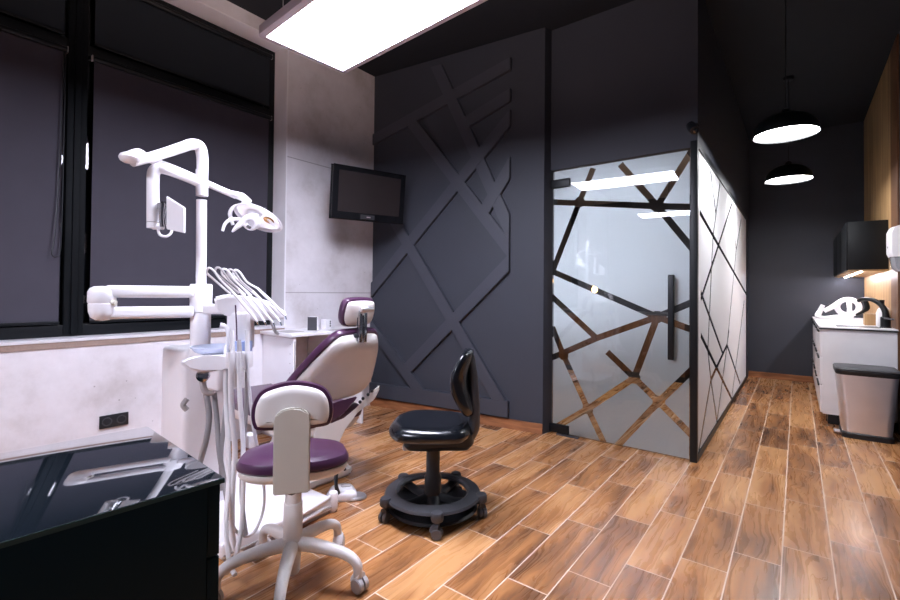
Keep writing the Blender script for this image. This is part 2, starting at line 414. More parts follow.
# frosted glass with clear criss-cross lines -----------------------------------------------------
def film(w0, w1, z0, z1, segs, joints, hw, jr, mtx):
    bm = new()
    vs = [bm.verts.new((x, z, 0)) for x, z in ((w0, z0), (w1, z0), (w1, z1), (w0, z1))]; bm.faces.new(vs)
    def cut(p, nrm):
        bmesh.ops.bisect_plane(bm, geom=bm.verts[:]+bm.edges[:]+bm.faces[:], dist=1e-5, plane_co=(p[0], p[1], 0), plane_no=(nrm[0], nrm[1], 0))
    info = []
    for (a, b) in segs:
        l = math.hypot(b[0]-a[0], b[1]-a[1]); d = ((b[0]-a[0])/l, (b[1]-a[1])/l); n = (-d[1], d[0])
        for s in (-1, 1): cut((a[0]+n[0]*hw*s, a[1]+n[1]*hw*s), n)
        cut(a, d); cut(b, d); info.append((a, d, n, l))
    for j in joints:
        for q in range(4):
            t = q*PI/4; n = (math.cos(t), math.sin(t))
            for s in (-1, 1): cut((j[0]+n[0]*jr*s, j[1]+n[1]*jr*s), n)
    dead = []
    for f in bm.faces:
        c = f.calc_center_median(); hit = False
        for a, d, n, l in info:
            x, y = c.x-a[0], c.y-a[1]; t = x*d[0]+y*d[1]
            if abs(x*n[0]+y*n[1]) < hw and 0 < t < l: hit = True; break
        if not hit:
            for j in joints:
                if all(abs((c.x-j[0])*math.cos(q*PI/4)+(c.y-j[1])*math.sin(q*PI/4)) < jr for q in range(4)): hit = True; break
        if hit: dead.append(f)
    bmesh.ops.delete(bm, geom=dead, context='FACES')
    bmesh.ops.dissolve_limit(bm, angle_limit=.01, verts=bm.verts[:], edges=bm.edges[:])
    for v in bm.verts: v.co = mtx @ v.co
    return bm
def on_front(px, py):
    v = rt*(px-450) - up*(py-286) + fwd*FPX; t = CY/v.y; return (v.x*t, H+v.z*t)
def on_side(px, py):
    v = rt*(px-450) - up*(py-286) + fwd*FPX; t = CX/v.x; return (v.y*t, H+v.z*t)
FS = [((593, 168), (579, 202)), ((579, 202), (552, 272)), ((553, 202), (610, 204)), ((610, 204), (657, 206)), ((657, 206), (695, 207)), ((620, 164), (657, 206)), ((657, 206), (695, 252)),
      ((692, 150), (657, 206)), ((551, 271), (657, 317)), ((657, 317), (695, 301)), ((551, 358), (597, 338)), ((597, 338), (657, 317)), ((551, 296), (597, 339)), ((657, 317), (695, 331)), ((657, 317), (634, 378)),
      ((607, 352), (634, 378)), ((552, 327), (563, 355)), ((563, 355), (587.5, 409)), ((587.5, 409), (604, 444)), ((587.5, 409), (634, 378)), ((556, 427), (587.5, 409)), ((634, 378), (658.6, 402)), ((658.6, 402), (694, 438)),
      ((658.6, 402), (695, 367)), ((658.6, 402), (616, 447))]
FJ = [(579, 202), (657, 206), (657, 317), (563, 355), (587.5, 409), (634, 378), (658.6, 402)]
DX0, DX1 = -1.672, -.615
door = empty_struct('door_1', (DX0, CY, 0), 'frameless frosted glass door with clear criss-cross lines')
bm = new(); box(bm, DX0, DX1, CY-.005, CY+.005, .012, ZR-.012); obj('glass_pane', bm, GLASS, door)
fm = Matrix(((1, 0, 0, 0), (0, 0, 1, CY+.0075), (0, 1, 0, 0), (0, 0, 0, 1)))
bm = film(DX0+.003, DX1-.003, .015, ZR-.015, [(on_front(*a), on_front(*b)) for a, b in FS], [on_front(*p) for p in FJ], .024, .044, fm)
obj('frosted_film', bm, FROST, door)
bm = new()
for z0, z1 in ((.015, .085), (2.10, 2.17)): box(bm, DX0-.018, DX0+.15, CY-.018, CY+.018, z0, z1, .004)
obj('hinge', bm, BLACKM, door)
bm = new(); box(bm, DX0+.05, DX0+.24, CY-.03, CY+.01, .0, .012); obj('floor_plate', bm, DGREYP, door)
h0, h1 = on_front(672.5, 275)[1], on_front(672.5, 359)[1]; hx = on_front(672.5, 320)[0]
bm = new(); box(bm, hx-.02, hx+.02, CY-.065, CY-.03, h1, h0, .004)
for z in (h1+.1, h0-.1): box(bm, hx-.01, hx+.01, CY-.035, CY-.004, z-.01, z+.01)
obj('handle', bm, BLACKM, door)

GY0, GY1 = CY+.05, 7.70
gs = empty_struct('window_2', (CX, GY0, 0), 'frosted glass side wall in a black frame')
bm = new(); box(bm, CX-.045, CX+.002, CY-.01, CY+.035, 0, ZR+.045, .003); obj('corner_post', bm, BLACKM, gs)
bm = new(); box(bm, CX-.03, CX+.002, GY0-.01, GY1, 0, .05); box(bm, CX-.03, CX+.002, GY0-.01, GY1, ZR-.0, ZR+.044); box(bm, CX-.03, CX+.002, GY1, GY1+.02, 0, ZR+.044)
obj('frame', bm, BLACKM, gs)
bm = new(); box(bm, CX-.02, CX-.010, GY0, GY1, .05, ZR); obj('glass_pane', bm, GLASS, gs)
SS = [((701, 212), (720, 246)), ((720, 246), (747, 294)), ((711.5, 170), (717, 214)), ((717, 214), (714, 238)), ((721, 183), (717, 214)), ((733, 203), (720, 244)), ((720, 244), (702, 300)),
      ((733, 212), (737, 250)), ((742, 219), (737, 250)), ((702, 335), (734, 402)), ((728, 345), (712, 380)), ((712, 380), (700, 452)), ((709, 350), (712, 380)), ((712, 380), (718, 422)), ((730, 330), (718, 422)),
      ((702, 292), (724, 354)), ((737, 250), (728, 345)), ((714, 238), (709, 350)), ((728, 345), (741, 384)), ((745, 300), (733, 395))]
fm = Matrix(((0, 0, -1, CX-.008), (1, 0, 0, 0), (0, 1, 0, 0), (0, 0, 0, 1)))
bm = film(GY0+.002, GY1-.002, .05, ZR-.002, [(on_side(*a), on_side(*b)) for a, b in SS], [], .022, .05, fm)
obj('frosted_film', bm, FROST, gs)

# inside the glass room: dark sideboard and warm bulbs
t = thing('sideboard', 'dark wooden sideboard seen dimly through clear lines of frosted door', 'cabinet', (-2.2, 7.0, 0))
bm = new(); box(bm, -3.0, -1.2, 6.8, 7.3, .08, .9, .005); obj('body', bm, WALNUT, t)
bm = new(); box(bm, -3.0, -1.2, 6.82, 7.28, 0, .08); obj('plinth', bm, BLACKP, t)
bm = new(); box(bm, -3.02, -1.18, 6.78, 7.3, .9, .93); obj('worktop', bm, DGREYP, t)
for i, (x, y, z) in enumerate(((-1.35, 4.9, 1.45), (-1.05, 5.1, 1.35), (-2.0, 5.6, 1.25), (-.9, 5.8, 2.05))):
    t = thing('hanging_bulb', ['warm bulb glowing behind lowest clear line joint of glass door', 'warm bulb glowing behind glass door near its handle', 'warm bulb deepest inside the frosted room', 'warm bulb glowing high behind frosted side glass'][i], 'lamp', (x, y, z), 'warm bulbs inside the frosted room')
    bm = new(); lathe(bm, [(.002, -.045), (.03, -.03), (.036, 0), (.02, .035), (.012, .05)], Matrix.Translation((x, y, z)), 16); obj('bulb', bm, WARMM, t)
    bm = new(); tube(bm, [(x, y, z+.05), (x, y, 2.75)], .004, 6); lathe(bm, [(.014, .045), (.014, .09), (.003, .095)], Matrix.Translation((x, y, z)), 10); obj('cord', bm, BLACKP, t)
al = bpy.data.lights.new('cubicle_ceiling_light', 'AREA'); al.energy = CUBICLE_W; al.shape = 'RECTANGLE'; al.size = 1.2; al.size_y = .6; al.color = (1, .97, .95)
ao = bpy.data.objects.new('cubicle_ceiling_light', al); C.objects.link(ao); ao.location = (-1.9, 5.3, 2.74)

# window --------------------------------------------------------------------
win = empty_struct('window_1', (WX, .9, .9), 'tall black-framed window with closed dark blinds')
MY0, MY1, TZ = .836, .94, 2.80
bm = new()
box(bm, WX-.06, WX+.005, -2.2, 2.311, .89, .965, .004); box(bm, WX-.06, WX+.005, -2.2, 2.311, 3.30, 3.366, .004)
box(bm, WX-.06, WX+.005, 2.255, 2.311, .965, 3.30, .004); box(bm, WX-.06, WX+.005, -2.2, -2.14, .965, 3.30, .004)
box(bm, WX-.06, WX+.0, -2.14, 2.255, TZ-.04, TZ+.03, .004)
obj('window_frame', bm, BLACKM, win)
bm = new()
box(bm, WX-.06, WX+.012, MY0, MY0+.036, .9, 3.33, .004); box(bm, WX-.06, WX+.022, MY0+.036, MY1-.036, .9, 3.33, .004); box(bm, WX-.06, WX+.012, MY1-.036, MY1, .9, 3.33, .004)
obj('mullion', bm, mat('matt_black_frame', (5, 9, 13), .65, spec=.2), win)
bm = new(); box(bm, WX-.04, WX-.03, -2.14, 2.255, .95, 3.31); obj('glass_pane', bm, GLASS, win)
bm = new(); box(bm, WX-.06, XL, -2.2, 2.311, .84, .888); box(bm, XL, XL+.012, -2.2, 2.30, .872, .892, .003)
obj('window_sill', bm, mat('white_sill', (222, 218, 222), .4), win)
bm = new(); box(bm, XL, XL+.006, -2.2, 2.31, .835, .874); obj('sill_band', bm, RAWC, win, label='bare concrete band under the sill')
struct('trim_1', box(new(), WX-.2, WX-.1, -2.6, 2.7, .6, 3.48), mat('night_outside', (10, 14, 22), .9))
bm = new(); box(bm, WX+.006, XL+.003, -2.2, 2.306, 3.358, 3.37); box(bm, WX+.006, XL+.003, 2.303, 2.316, .89, 3.37)
obj('reveal_lining', bm, WHITE2, win)
blinds = [(.972, 2.245, .985, TZ-.06, FABRIC, 'dark grey roller blind closing the tall right window pane'),
          (-.75, .812, .985, TZ-.06, FABRIC, 'dark grey roller blind at the left edge, behind the black cabinet'),
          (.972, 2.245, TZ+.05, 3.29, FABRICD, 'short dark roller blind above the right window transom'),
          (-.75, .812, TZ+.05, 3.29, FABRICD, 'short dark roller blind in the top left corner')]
for y0, y1, z0, z1, m, lb in blinds:
    t = thing('roller_blind', lb, 'blind', (WX, (y0+y1)/2, z0), 'roller blinds on the window')
    n = 24; bm = new()
    X = [WX+.012+.0025*math.sin(i*.9)+.001*math.sin(i*2.3) for i in range(n+1)]
    prof = [(X[i], y0+(y1-y0)*i/n) for i in range(n+1)]
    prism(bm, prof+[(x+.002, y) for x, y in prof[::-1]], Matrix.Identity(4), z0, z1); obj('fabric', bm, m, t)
    bm = new(); tube(bm, [(WX+.027, y0-.012, z1+.0), (WX+.027, y1+.012, z1+.0)], .019, 14, smooth=False); obj('cassette', bm, BLACKM, t)
    bm = new(); box(bm, WX+.008, WX+.022, y0, y1, z0-.014, z0+.006, .003); obj('hem_bar', bm, BLACKM, t)
    for yy in (y0-.018, y1+.012):
        bm = new(); box(bm, WX+.015, WX+.04, yy, yy+.006, z1-.02, z1+.02, .002); obj('end_cap', bm, GREYP, t)

bm = new(); X_ = WX+.035
tube(bm, [(X_, .806, 2.76), (X_, .80, 2.2), (X_, .79, 1.75), (X_+.01, .775, 1.5), (X_+.012, .765, 1.42), (X_+.012, .79, 1.40), (X_, .812, 1.5), (X_, .816, 2.2), (X_, .818, 2.76)], .0035, 6, 6)
ch = obj('blind_chain', bm, BLACKP, [o for o in bpy.data.objects if o.name.startswith('roller_blind')][1])
# ------------------------------------------------------------------ lamps
def panel_lamp(cx, cy, z, label):
    w, d = 1.24, .57
    t = thing('ceiling_lamp', label, 'lamp', (cx, cy, z), 'suspended light panels')
    o, i = (w/2, d/2), (w/2-.035, d/2-.035)
    bm = new()
    def rr(hw_, hd, r, k=5):
        P = []
        for sx, sy, a in ((1, 1, 0), (-1, 1, PI/2), (-1, -1, PI), (1, -1, 1.5*PI)):
            for j in range(k+1):
                b = a+PI/2*j/k; P.append((cx+sx*(hw_-r)+r*math.cos(b), cy+sy*(hd-r)+r*math.sin(b)))
        return P
    O, I = rr(*o, .03), rr(*i, .004)
    rings = [[Vector((x, y, zz)) for x, y in PP] for PP, zz in ((I, z+.008), (I, z), (O, z+.004), (O, z+.05), (I, z+.055))]
    loft(bm, rings, cap=False); bm.faces.new([bm.verts.new(v) for v in rings[-1]])
    bmesh.ops.remove_doubles(bm, verts=bm.verts[:], dist=1e-5)
    obj('housing', bm, mat('lamp_housing', (205, 196, 206), .5), t)
    bm = new(); box(bm, cx-i[0], cx+i[0], cy-i[1], cy+i[1], z+.004, z+.007); obj('diffuser', bm, PANELM, t)
    bm = new(); box(bm, cx-i[0]+.05, cx+i[0]-.05, cy-i[1]+.05, cy+i[1]-.05, z+.056, z+.06); obj('added_uplight', bm, UPM, t)  # glowing top sheet added to brighten the ceiling and upper walls
    for sx in (-1, 1):
        for sy in (-1, 1):
            bm = new(); tube(bm, [(cx+sx*.5, cy+sy*.2, z+.05), (cx+sx*.5, cy+sy*.2, ZC)], .0015, 6, smooth=False); obj('suspension_wire', bm, STEEL, t)
    return t
l1 = panel_lamp(-1.665, 1.60, 2.58, 'large glowing white light panel hanging at top of picture')
l1.rotation_euler.z = math.radians(-4); l1.location = (-1.70, 1.56, 2.58)
l2 = dup(l1, (-1.65, -1.25, 2.58), 'second light panel behind the viewer, seen only mirrored in glass door')

def pendant(x, y, z, label):
    t = thing('pendant_lamp', label, 'lamp', (x, y, z), 'black dome pendants in the corridor')
    R = .207; m = Matrix.Translation((x, y, z))
    bm = new()
    out = [(R, 0)]+[(R*math.cos(a)**.85, .158*math.sin(a)) for a in [PI/2*k/10 for k in range(1, 10)]]+[(.03, .16)]
    inn = [(r-.004 if r > .01 else r, zz-.004) for r, zz in out][::-1]; inn[-1] = (R-.004, 0)
    lathe(bm, out+[(.001, .162)], m, 40); lathe(bm, [(.001, .156)]+inn, m, 40)
    bmesh.ops.delete(bm, geom=[f for f in bm.faces if len(f.verts) > 4 and abs(f.calc_center_median().z-z) < .003], context='FACES_ONLY')
    obj('lamp_shade', bm, BLACKM, t)
    bm = new(); lathe(bm, [(.001, .012), (R-.012, .012), (R-.012, .016), (.001, .016)], m, 40); obj('diffuser', bm, PENDM, t)
    bm = new(); lathe(bm, [(.028, .158), (.024, .19), (.008, .2), (.001, .2)], m, 16); obj('cap', bm, BLACKM, t)
    bm = new(); tube(bm, [(x, y, z+.195), (x, y, ZC-.02)], .004, 8, smooth=False); obj('cord', bm, BLACKP, t)
    bm = new(); lathe(bm, [(.045, ZC-.03-z), (.05, ZC-.002-z), (.001, ZC-.002-z)], m, 20); obj('ceiling_rose', bm, BLACKM, t)
    return t
p1 = pendant(-.066, 4.23, 2.40, 'nearer and larger black dome pendant lamp in the corridor')
p2 = dup(p1, (-.068, 5.93, 2.40), 'farther and smaller black dome pendant lamp in the corridor')

# ------------------------------------------------------------------ television
tl, tr = at(333.5, 191, 4.05), at(403.5, 200, 4.42)
tx = (tr-tl); tx.z = 0
tc_ = (tl+tr)/2; W2 = (tr-tl).length/2; 
tm = frame(tc_, (tr-tl), (0, 0, 1)); nrm = tm.to_3x3() @ Vector((0, 0, 1))
if nrm.dot(-tc_+Vector((0, 0, H))) < 0: nrm = -nrm
tm = frame(tc_, (tr-tl), z=nrm)
tilt = Matrix.Rotation(math.radians(8), 4, 'X'); tm = tm @ tilt
tv = thing('television', 'black flat television hung in the corner above the headrest', 'television', tc_)
bm = new(); box(bm, -W2, W2, -.225, .225, -.045, 0, .01, tm); obj('casing', bm, mat('black_gloss_plastic', (20, 20, 23), .18, coat=.4), tv)
bm = new(); box(bm, -W2+.045, W2-.045, -.165, .19, -.002, .003, 0, tm); obj('screen', bm, SCREEN, tv)
bm = new(); box(bm, -.09, .05, -.215, -.18, -.001, .004, .003, tm); obj('front_trim', bm, DGREYP, tv)
bm = new(); box(bm, -.03, .01, -.203, -.192, .003, .0055, 0, tm); obj('logo_plate', bm, STEEL, tv)
bm = new(); q0 = tm @ Vector((0, .0, -.04)); q1 = Vector((XL+.03, 3.3, q0.z+.02))
tube(bm, [q0, (q0+q1)/2, q1], .018, 10); box(bm, -.1, .1, -.1, .1, -.06, -.04, .003, tm); box(bm, XL, XL+.03, 3.22, 3.34, q0.z-.12, q0.z+.28, .003)
obj('wall_bracket', bm, BLACKM, tv)

# security camera above the glass corner
sc = at(692, 124, 3.62); scl = Vector((sc.x, CY, sc.z))
t = thing('security_camera', 'small black security camera above the glass corner', 'camera', scl)
bm = new(); lathe(bm, [(.001, 0), (.032, 0), (.032, .012), (.018, .018), (.012, .05), (.001, .05)], frame(scl, (1, 0, 0), z=(0, -1, 0)), 20); obj('mount', bm, BLACKP, t)
bm = new(); lathe(bm, [(.001, -.05), (.028, -.045), (.034, 0), (.03, .045), (.001, .05)], frame(scl+Vector((0, -.07, -.02)), (1, 0, 0), z=(.4, -.6, -.7)), 20); obj('body', bm, BLACKP, t)
bm = new(); lathe(bm, [(.001, .05), (.016, .05), (.014, .056), (.001, .058)], frame(scl+Vector((0, -.07, -.02)), (1, 0, 0), z=(.4, -.6, -.7)), 16); obj('lens', bm, BLKGLASS, t)

# ------------------------------------------------------------------ black cabinet in the foreground
KX0, KX1, KY0, KY1, KZ = -1.70, -1.093, -.75, .55, .75
K = thing('drawer_cabinet', 'black low cabinet with mirror-glossy top in the left foreground', 'cabinet', (KX1, KY1, 0))
bm = new(); box(bm, KX0, KX1, KY0, KY1, KZ-.010, KZ, .001); obj('glass_top', bm, BLKGLASS, K)
bm = new(); box(bm, KX0+.001, KX1+.0012, KY0+.001, KY1+.0012, KZ-.0115, KZ-.0012); obj('edge_band', bm, mat('teal_glass_edge', (52, 74, 76), .7, spec=.1), K, label='teal ground glass edge')
bm = new(); box(bm, KX0+.01, KX1-.004, KY0+.01, KY1-.035, .06, KZ-.011, .001); obj('body', bm, TEALBLK, K)
for z0, z1 in ((.065, .22), (.225, .395), (.40, .565), (.57, .735)):
    bm = new(); box(bm, KX0+.012, KX1-.006, KY1-.033, KY1-.006, z0, z1, .002); d = obj('drawer', bm, TEALBLK, K)
    bm = new(); box(bm, -1.5, -1.3, KY1-.007, KY1+.006, z1-.03, z1-.018, .002); obj('handle', bm, BLACKM, d)
bm = new(); box(bm, KX0+.04, KX1-.05, KY0+.03, KY1-.07, 0, .06); obj('plinth', bm, BLACKP, K)

K.rotation_euler.z = math.radians(-4.5)
# wall socket
s0 = Vector((XL, 1.065, .335))
t = thing('wall_socket', 'black double power socket low on the white wall', 'socket', s0)
bm = new(); box(bm, XL, XL+.012, .985, 1.145, .295, .378, .003); obj('plate', bm, BLACKP, t)
for y in (1.025, 1.105):
    bm = new(); lathe(bm, [(.028, .010), (.028, .015), (.022, .015), (.019, .004), (.001, .004)], frame((XL, y, .337), (0, 1, 0), z=(1, 0, 0)), 24); obj('socket_well', bm, DGREYP, t)

# ------------------------------------------------------------------ desk along the concrete wall
D = thing('desk', 'white desk against the concrete wall behind the patient chair', 'desk', (-3.36, 2.7, 0))
bm = new(); box(bm, XL+.002, -3.12, 2.08, 2.86, .835, .86, .003); obj('desktop', bm, WHITE2, D)
bm = new(); box(bm, XL+.004, -3.14, 2.11, 2.135, 0, .835, .002); obj('side_panel', bm, WHITE2, D)
bm = new()
for k in range(10): lathe(bm, [(.004, -.002), (.004, .002), (.0005, .002)], frame((-3.18, 2.109, .1+.075*k), (1, 0, 0), z=(0, -1, 0)), 8)
box(bm, -3.141, -3.137, 2.117, 2.128, .1, .8)
obj('hole_row', bm, GREYP, D)
bm = new(); box(bm, XL+.004, -3.14, 2.82, 2.845, 0, .835, .002); obj('side_panel', bm, WHITE2, D)
bm = new(); box(bm, XL+.004, -3.16, 2.55, 2.575, 0, .835, .002); obj('divider', bm, WHITE2, D)
dp = at(314, 331, 3.95)
t = thing('desk_fan_box', 'small upright box with a dark face on the desk', 'box', (-3.3, 2.42, .861)); bxc = (-3.3, 2.40)
mz = rotz((bxc[0], bxc[1], .861), math.radians(35))
bm = new(); box(bm, -.025, .06, -.045, .045, 0, .12, .006, mz); obj('casing', bm, WHITE2, t)
bm = new(); box(bm, -.026, -.02, -.044, .044, .003, .117, .001, mz @ Matrix.Rotation(0, 4, 'Z')); obj('back_face', bm, BLACKP, t)
bm = new(); box(bm, -.024, .055, -.0465, -.0445, .004, .116, .0, mz); obj('dark_face', bm, DGREYP, t)
t['category'] = 'box'; t.name = 'device_box'
mz = rotz((-3.33, 2.56, .861), math.radians(10))
t = thing('card_holder', 'small white box with black marks right of the dark faced box', 'box', (-3.33, 2.56, .861))
bm = new(); box(bm, -.04, .04, -.035, .035, 0, .085, .004, mz); obj('casing', bm, WHITE2, t)
bm = new()
for z in (.03, .05, .068): box(bm, .0395, .0415, .01, .024, z-.008, z+.006, 0, mz)
obj('black_mark', bm, BLACKP, t)
t = thing('paper_sheet', 'flat grey sheet lying at the left end of desk', 'paper', (-3.35, 2.2, .861))
bm = new(); box(bm, -3.45, -3.24, 2.13, 2.28, .861, .863, 0); obj('sheet', bm, GREYP, t)
t = thing('paper_sheet', 'flat grey sheet lying on the desk in front of boxes', 'paper', (-3.2, 2.6, .861))
bm = new(); box(bm, -3.24, -3.15, 2.5, 2.7, .861, .863, 0); obj('sheet', bm, GREYP, t)

# ------------------------------------------------------------------ stools
def castor(bmh, bmw, p, r, ang, w=.02):
    p = Vector(p); ax = Vector((math.cos(ang), math.sin(ang), 0)); m = frame(p, (0, 0, 1), z=ax)
    for s in (-1, 1):
        lathe(bmw, [(.001, s*.004), (r, s*.004), (r, s*(w-.004)), (r-.004, s*w), (.001, s*w)], m, 20)
    f = ax.cross(Vector((0, 0, 1)))
    tube(bmh, [p+Vector((0, 0, r*.2))-f*r*.9, p+Vector((0, 0, r*.95))-f*r*.4, p+Vector((0, 0, r*1.05))+f*r*.3], w*.85, 10)

# purple stool, seen from behind
sx, sy = -1.641, 1.112
ST = thing('dental_stool', 'purple seated white stool with five-star castor base in front', 'stool', (sx, sy, 0))
f2 = Vector((-.80, .60, 0)); s2 = Vector((.60, .80, 0))
for k in range(5):
    a = math.radians(29+72*k); d = Vector((math.cos(a), math.sin(a), 0)); c0 = Vector((sx, sy, 0))
    bm = new(); Rr = .275
    tube(bm, [c0+d*.0+Vector((0, 0, .165)), c0+d*.08+Vector((0, 0, .168)), c0+d*(Rr-.09)+Vector((0, 0, .155)), c0+d*(Rr-.03)+Vector((0, 0, .135)), c0+d*Rr+Vector((0, 0, .105)), c0+d*(Rr+.004)+Vector((0, 0, .062))], [.029, .027, .023, .021, .019, .018], 14, 6)
    obj('leg', bm, IVORY, ST)
    bh, bw = new(), new(); castor(bh, bw, c0+d*(Rr+.012)+Vector((0, 0, .0305)), .030, a+1.1+k, .025)
    cs = obj('castor', bw, GREYP, ST, label='light grey twin castor wheel'); obj('castor_hood', bh, WHITE, cs)
bm = new(); lathe(bm, [(.001, .05), (.026, .05), (.03, .06), (.034, .14), (.040, .15), (.040, .195), (.036, .2), (.001, .2)], Matrix.Translation((sx, sy, 0)), 28); obj('hub', bm, IVORY, ST)
bm = new(); lathe(bm, [(.001, .19), (.038, .19), (.038, .335), (.036, .338), (.001, .338)], Matrix.Translation((sx, sy, 0)), 28); obj('column_sleeve', bm, IVORY, ST)
bm = new(); lathe(bm, [(.001, .33), (.032, .33), (.032, .452), (.001, .452)], Matrix.Translation((sx, sy, 0)), 28); obj('gas_column', bm, IVORY, ST)
sc_ = Vector((sx, sy, 0))+f2*.075
sm_ = frame(sc_+Vector((0, 0, .452)), s2, f2)
out = [(-.215, -.02), (-.20, -.085), (-.12, -.135), (0, -.145), (.12, -.135), (.20, -.085), (.215, -.02), (.19, .09), (.11, .16), (0, .18), (-.11, .16), (-.19, .09)]
bm = new(); slab(bm, out, sm_, [(.05, -.022), (.025, -.02), (.008, -.008), (.0, .005), (.0, .018), (.006, .02)]); obj('seat_pan', bm, IVORY, ST)
bm = new(); slab(bm, out, sm_, [(.02, .018), (.004, .02), (-.006, .03), (-.006, .045), (.004, .062), (.022, .068), (.05, .074), (.09, .078), (.13, .079)]); obj('seat', bm, PURPLE, ST)
# spine + backrest
sp = Vector((sx, sy, 0))-f2*.145
bmx = frame(sp+Vector((0, 0, .0)), s2, (0, 0, 1))
so = [(-.066, .432), (.066, .432), (.066, .70), (.058, .735), (.03, .752), (0, .757), (-.03, .752), (-.058, .735), (-.066, .70)]
bm = new(); sg = 1 if (bmx.to_3x3() @ Vector((0, 0, 1))).dot(f2) < 0 else -1
prism(bm, so, bmx, -.012, .012, .005); obj('spine_cover', bm, CREAM, ST)
bm = new(); tube(bm, [sc_+Vector((0, 0, .44)), sp+f2*.06+Vector((0, 0, .435)), sp+f2*.02+Vector((0, 0, .46)), sp+f2*.014+Vector((0, 0, .70))], [.022, .022, .02, .02], 10); obj('spine', bm, DGREYP, ST)
bo = [(-.138, .69), (-.144, .735), (-.132, .785), (-.095, .822), (0, .842), (.095, .822), (.132, .785), (.144, .735), (.138, .69), (.115, .672), (0, .668), (-.115, .672)]
bkm = frame(sp+f2*.03, s2, (0, 0, 1))
zs = -1 if (bkm.to_3x3() @ Vector((0, 0, 1))).dot(f2) > 0 else 1      # zs*z = backward
def lay(L): return [(i, z*zs) for i, z in L]
bm = new(); slab(bm, bo, bkm, lay([(.012, -.02), (.008, 0), (.012, .012), (.024, .02), (.05, .024)])); obj('backrest_shell', bm, IVORY, ST)
bm = new(); slab(bm, bo, bkm, lay([(.012, .002), (-.004, -.002), (-.008, -.016), (-.004, -.034), (.012, -.048), (.04, -.056), (.07, -.058)])); obj('backrest', bm, PURPLE, ST)

# black stool, seen from the side
bx, by = -1.58, 1.94; c0 = Vector((bx, by, 0))
BS = thing('dental_stool', 'black stool with foot ring beside the criss-cross wall', 'stool', (bx, by, 0))
f3 = Vector((-.85, -.53, 0)).normalized(); s3 = Vector((-f3.y, f3.x, 0))
m0 = Matrix.Translation(c0)
bm = new(); lathe(bm, [(.19, .105), (.255, .098), (.262, .108), (.255, .120), (.20, .128), (.186, .118)], m0, 48)
bm2 = new()
prof = [(.185, .108), (.25, .098), (.262, .106), (.256, .118), (.20, .130), (.186, .120)]
rings = [[m0 @ Vector((r*math.cos(2*PI*q/56), r*math.sin(2*PI*q/56), z)) for r, z in prof] for q in range(57)]
bm.free(); loft(bm2, rings, cap=False); bmesh.ops.remove_doubles(bm2, verts=bm2.verts[:], dist=1e-5); obj('foot_ring', bm2, DGREYP, BS)
for k in range(5):
    a = math.radians(26+72*k); d = Vector((math.cos(a), math.sin(a), 0))
    bm = new(); tube(bm, [c0+d*.03+Vector((0, 0, .085)), c0+d*.12+Vector((0, 0, .07)), c0+d*.20+Vector((0, 0, .08)), c0+d*.262+Vector((0, 0, .092))], [.026, .02, .018, .02], 12, flat=1.5); obj('leg', bm, BLACKP, BS)
    bm = new(); lathe(bm, [(.001, .085), (.028, .085), (.031, .092), (.031, .118), (.026, .126), (.001, .126)], Matrix.Translation(c0+d*.265), 20); obj('leg_pad', bm, DGREYP, BS)
    bh, bw = new(), new(); castor(bh, bw, c0+d*.272+Vector((0, 0, .0275)), .027, a+.6*k+.4, .022)
    tube(bh, [c0+d*.265+Vector((0, 0, .045)), c0+d*.265+Vector((0, 0, .09))], .012, 8, smooth=False)
    cs = obj('castor', bw, mat('mid_grey_plastic', (84, 82, 84), .4), BS); obj('castor_hood', bh, DGREYP, cs)
bm = new(); lathe(bm, [(.001, .03), (.235, .035), (.245, .045), (.235, .055), (.06, .075), (.05, .1), (.001, .1)], m0, 48); obj('base_disc', bm, BLACKP, BS)
bm = new(); lathe(bm, [(.001, .06), (.045, .06), (.045, .2), (.037, .215), (.037, .37), (.05, .4), (.001, .4)], m0, 28); obj('gas_column', bm, BLACKP, BS)
sc3 = c0+f3*.0
m3 = frame(sc3+Vector((0, 0, .395)), s3, f3)
if (m3.to_3x3() @ Vector((0, 0, 1))).z < 0: m3 = frame(sc3+Vector((0, 0, .395)), -s3, f3)
out3 = [(-.205, -.06), (-.17, -.15), (-.07, -.185), (.07, -.185), (.17, -.15), (.205, -.06), (.215, .06), (.19, .15), (.10, .20), (0, .205), (-.10, .20), (-.19, .15), (-.215, .06)]
out3 = [(x*1.05, y*1.1) for x, y in out3]
hs = [(-.09, -.21), (.09, -.21), (.12, -.1), (.15, .05), (.12, .14), (-.12, .14), (-.15, .05), (-.12, -.1)]
bm = new(); slab(bm, hs, m3, [(.05, -.03), (.02, -.022), (.0, .0), (.0, .055)]); obj('seat_pan', bm, BLACKP, BS)
bm = new(); slab(bm, out3, m3, [(.03, .04), (.008, .042), (-.002, .054), (-.004, .07), (.002, .088), (.016, .102), (.04, .111), (.09, .112), (.14, .108)]); obj('seat', bm, BLACKL, BS)
bk = c0-f3*.185
bm = new(); tube(bm, [c0-f3*.08+Vector((0, 0, .40)), c0-f3*.17+Vector((0, 0, .405)), c0-f3*.215+Vector((0, 0, .46)), c0-f3*.222+Vector((0, 0, .58)), c0-f3*.215+Vector((0, 0, .74)), c0-f3*.205+Vector((0, 0, .86))], [.03, .034, .034, .03, .024, .014], 14, 6, flat=1.7, upv=(f3.x, f3.y, .01)); obj('spine', bm, DGREYP, BS)
bm = new(); rings = []
nn = 26
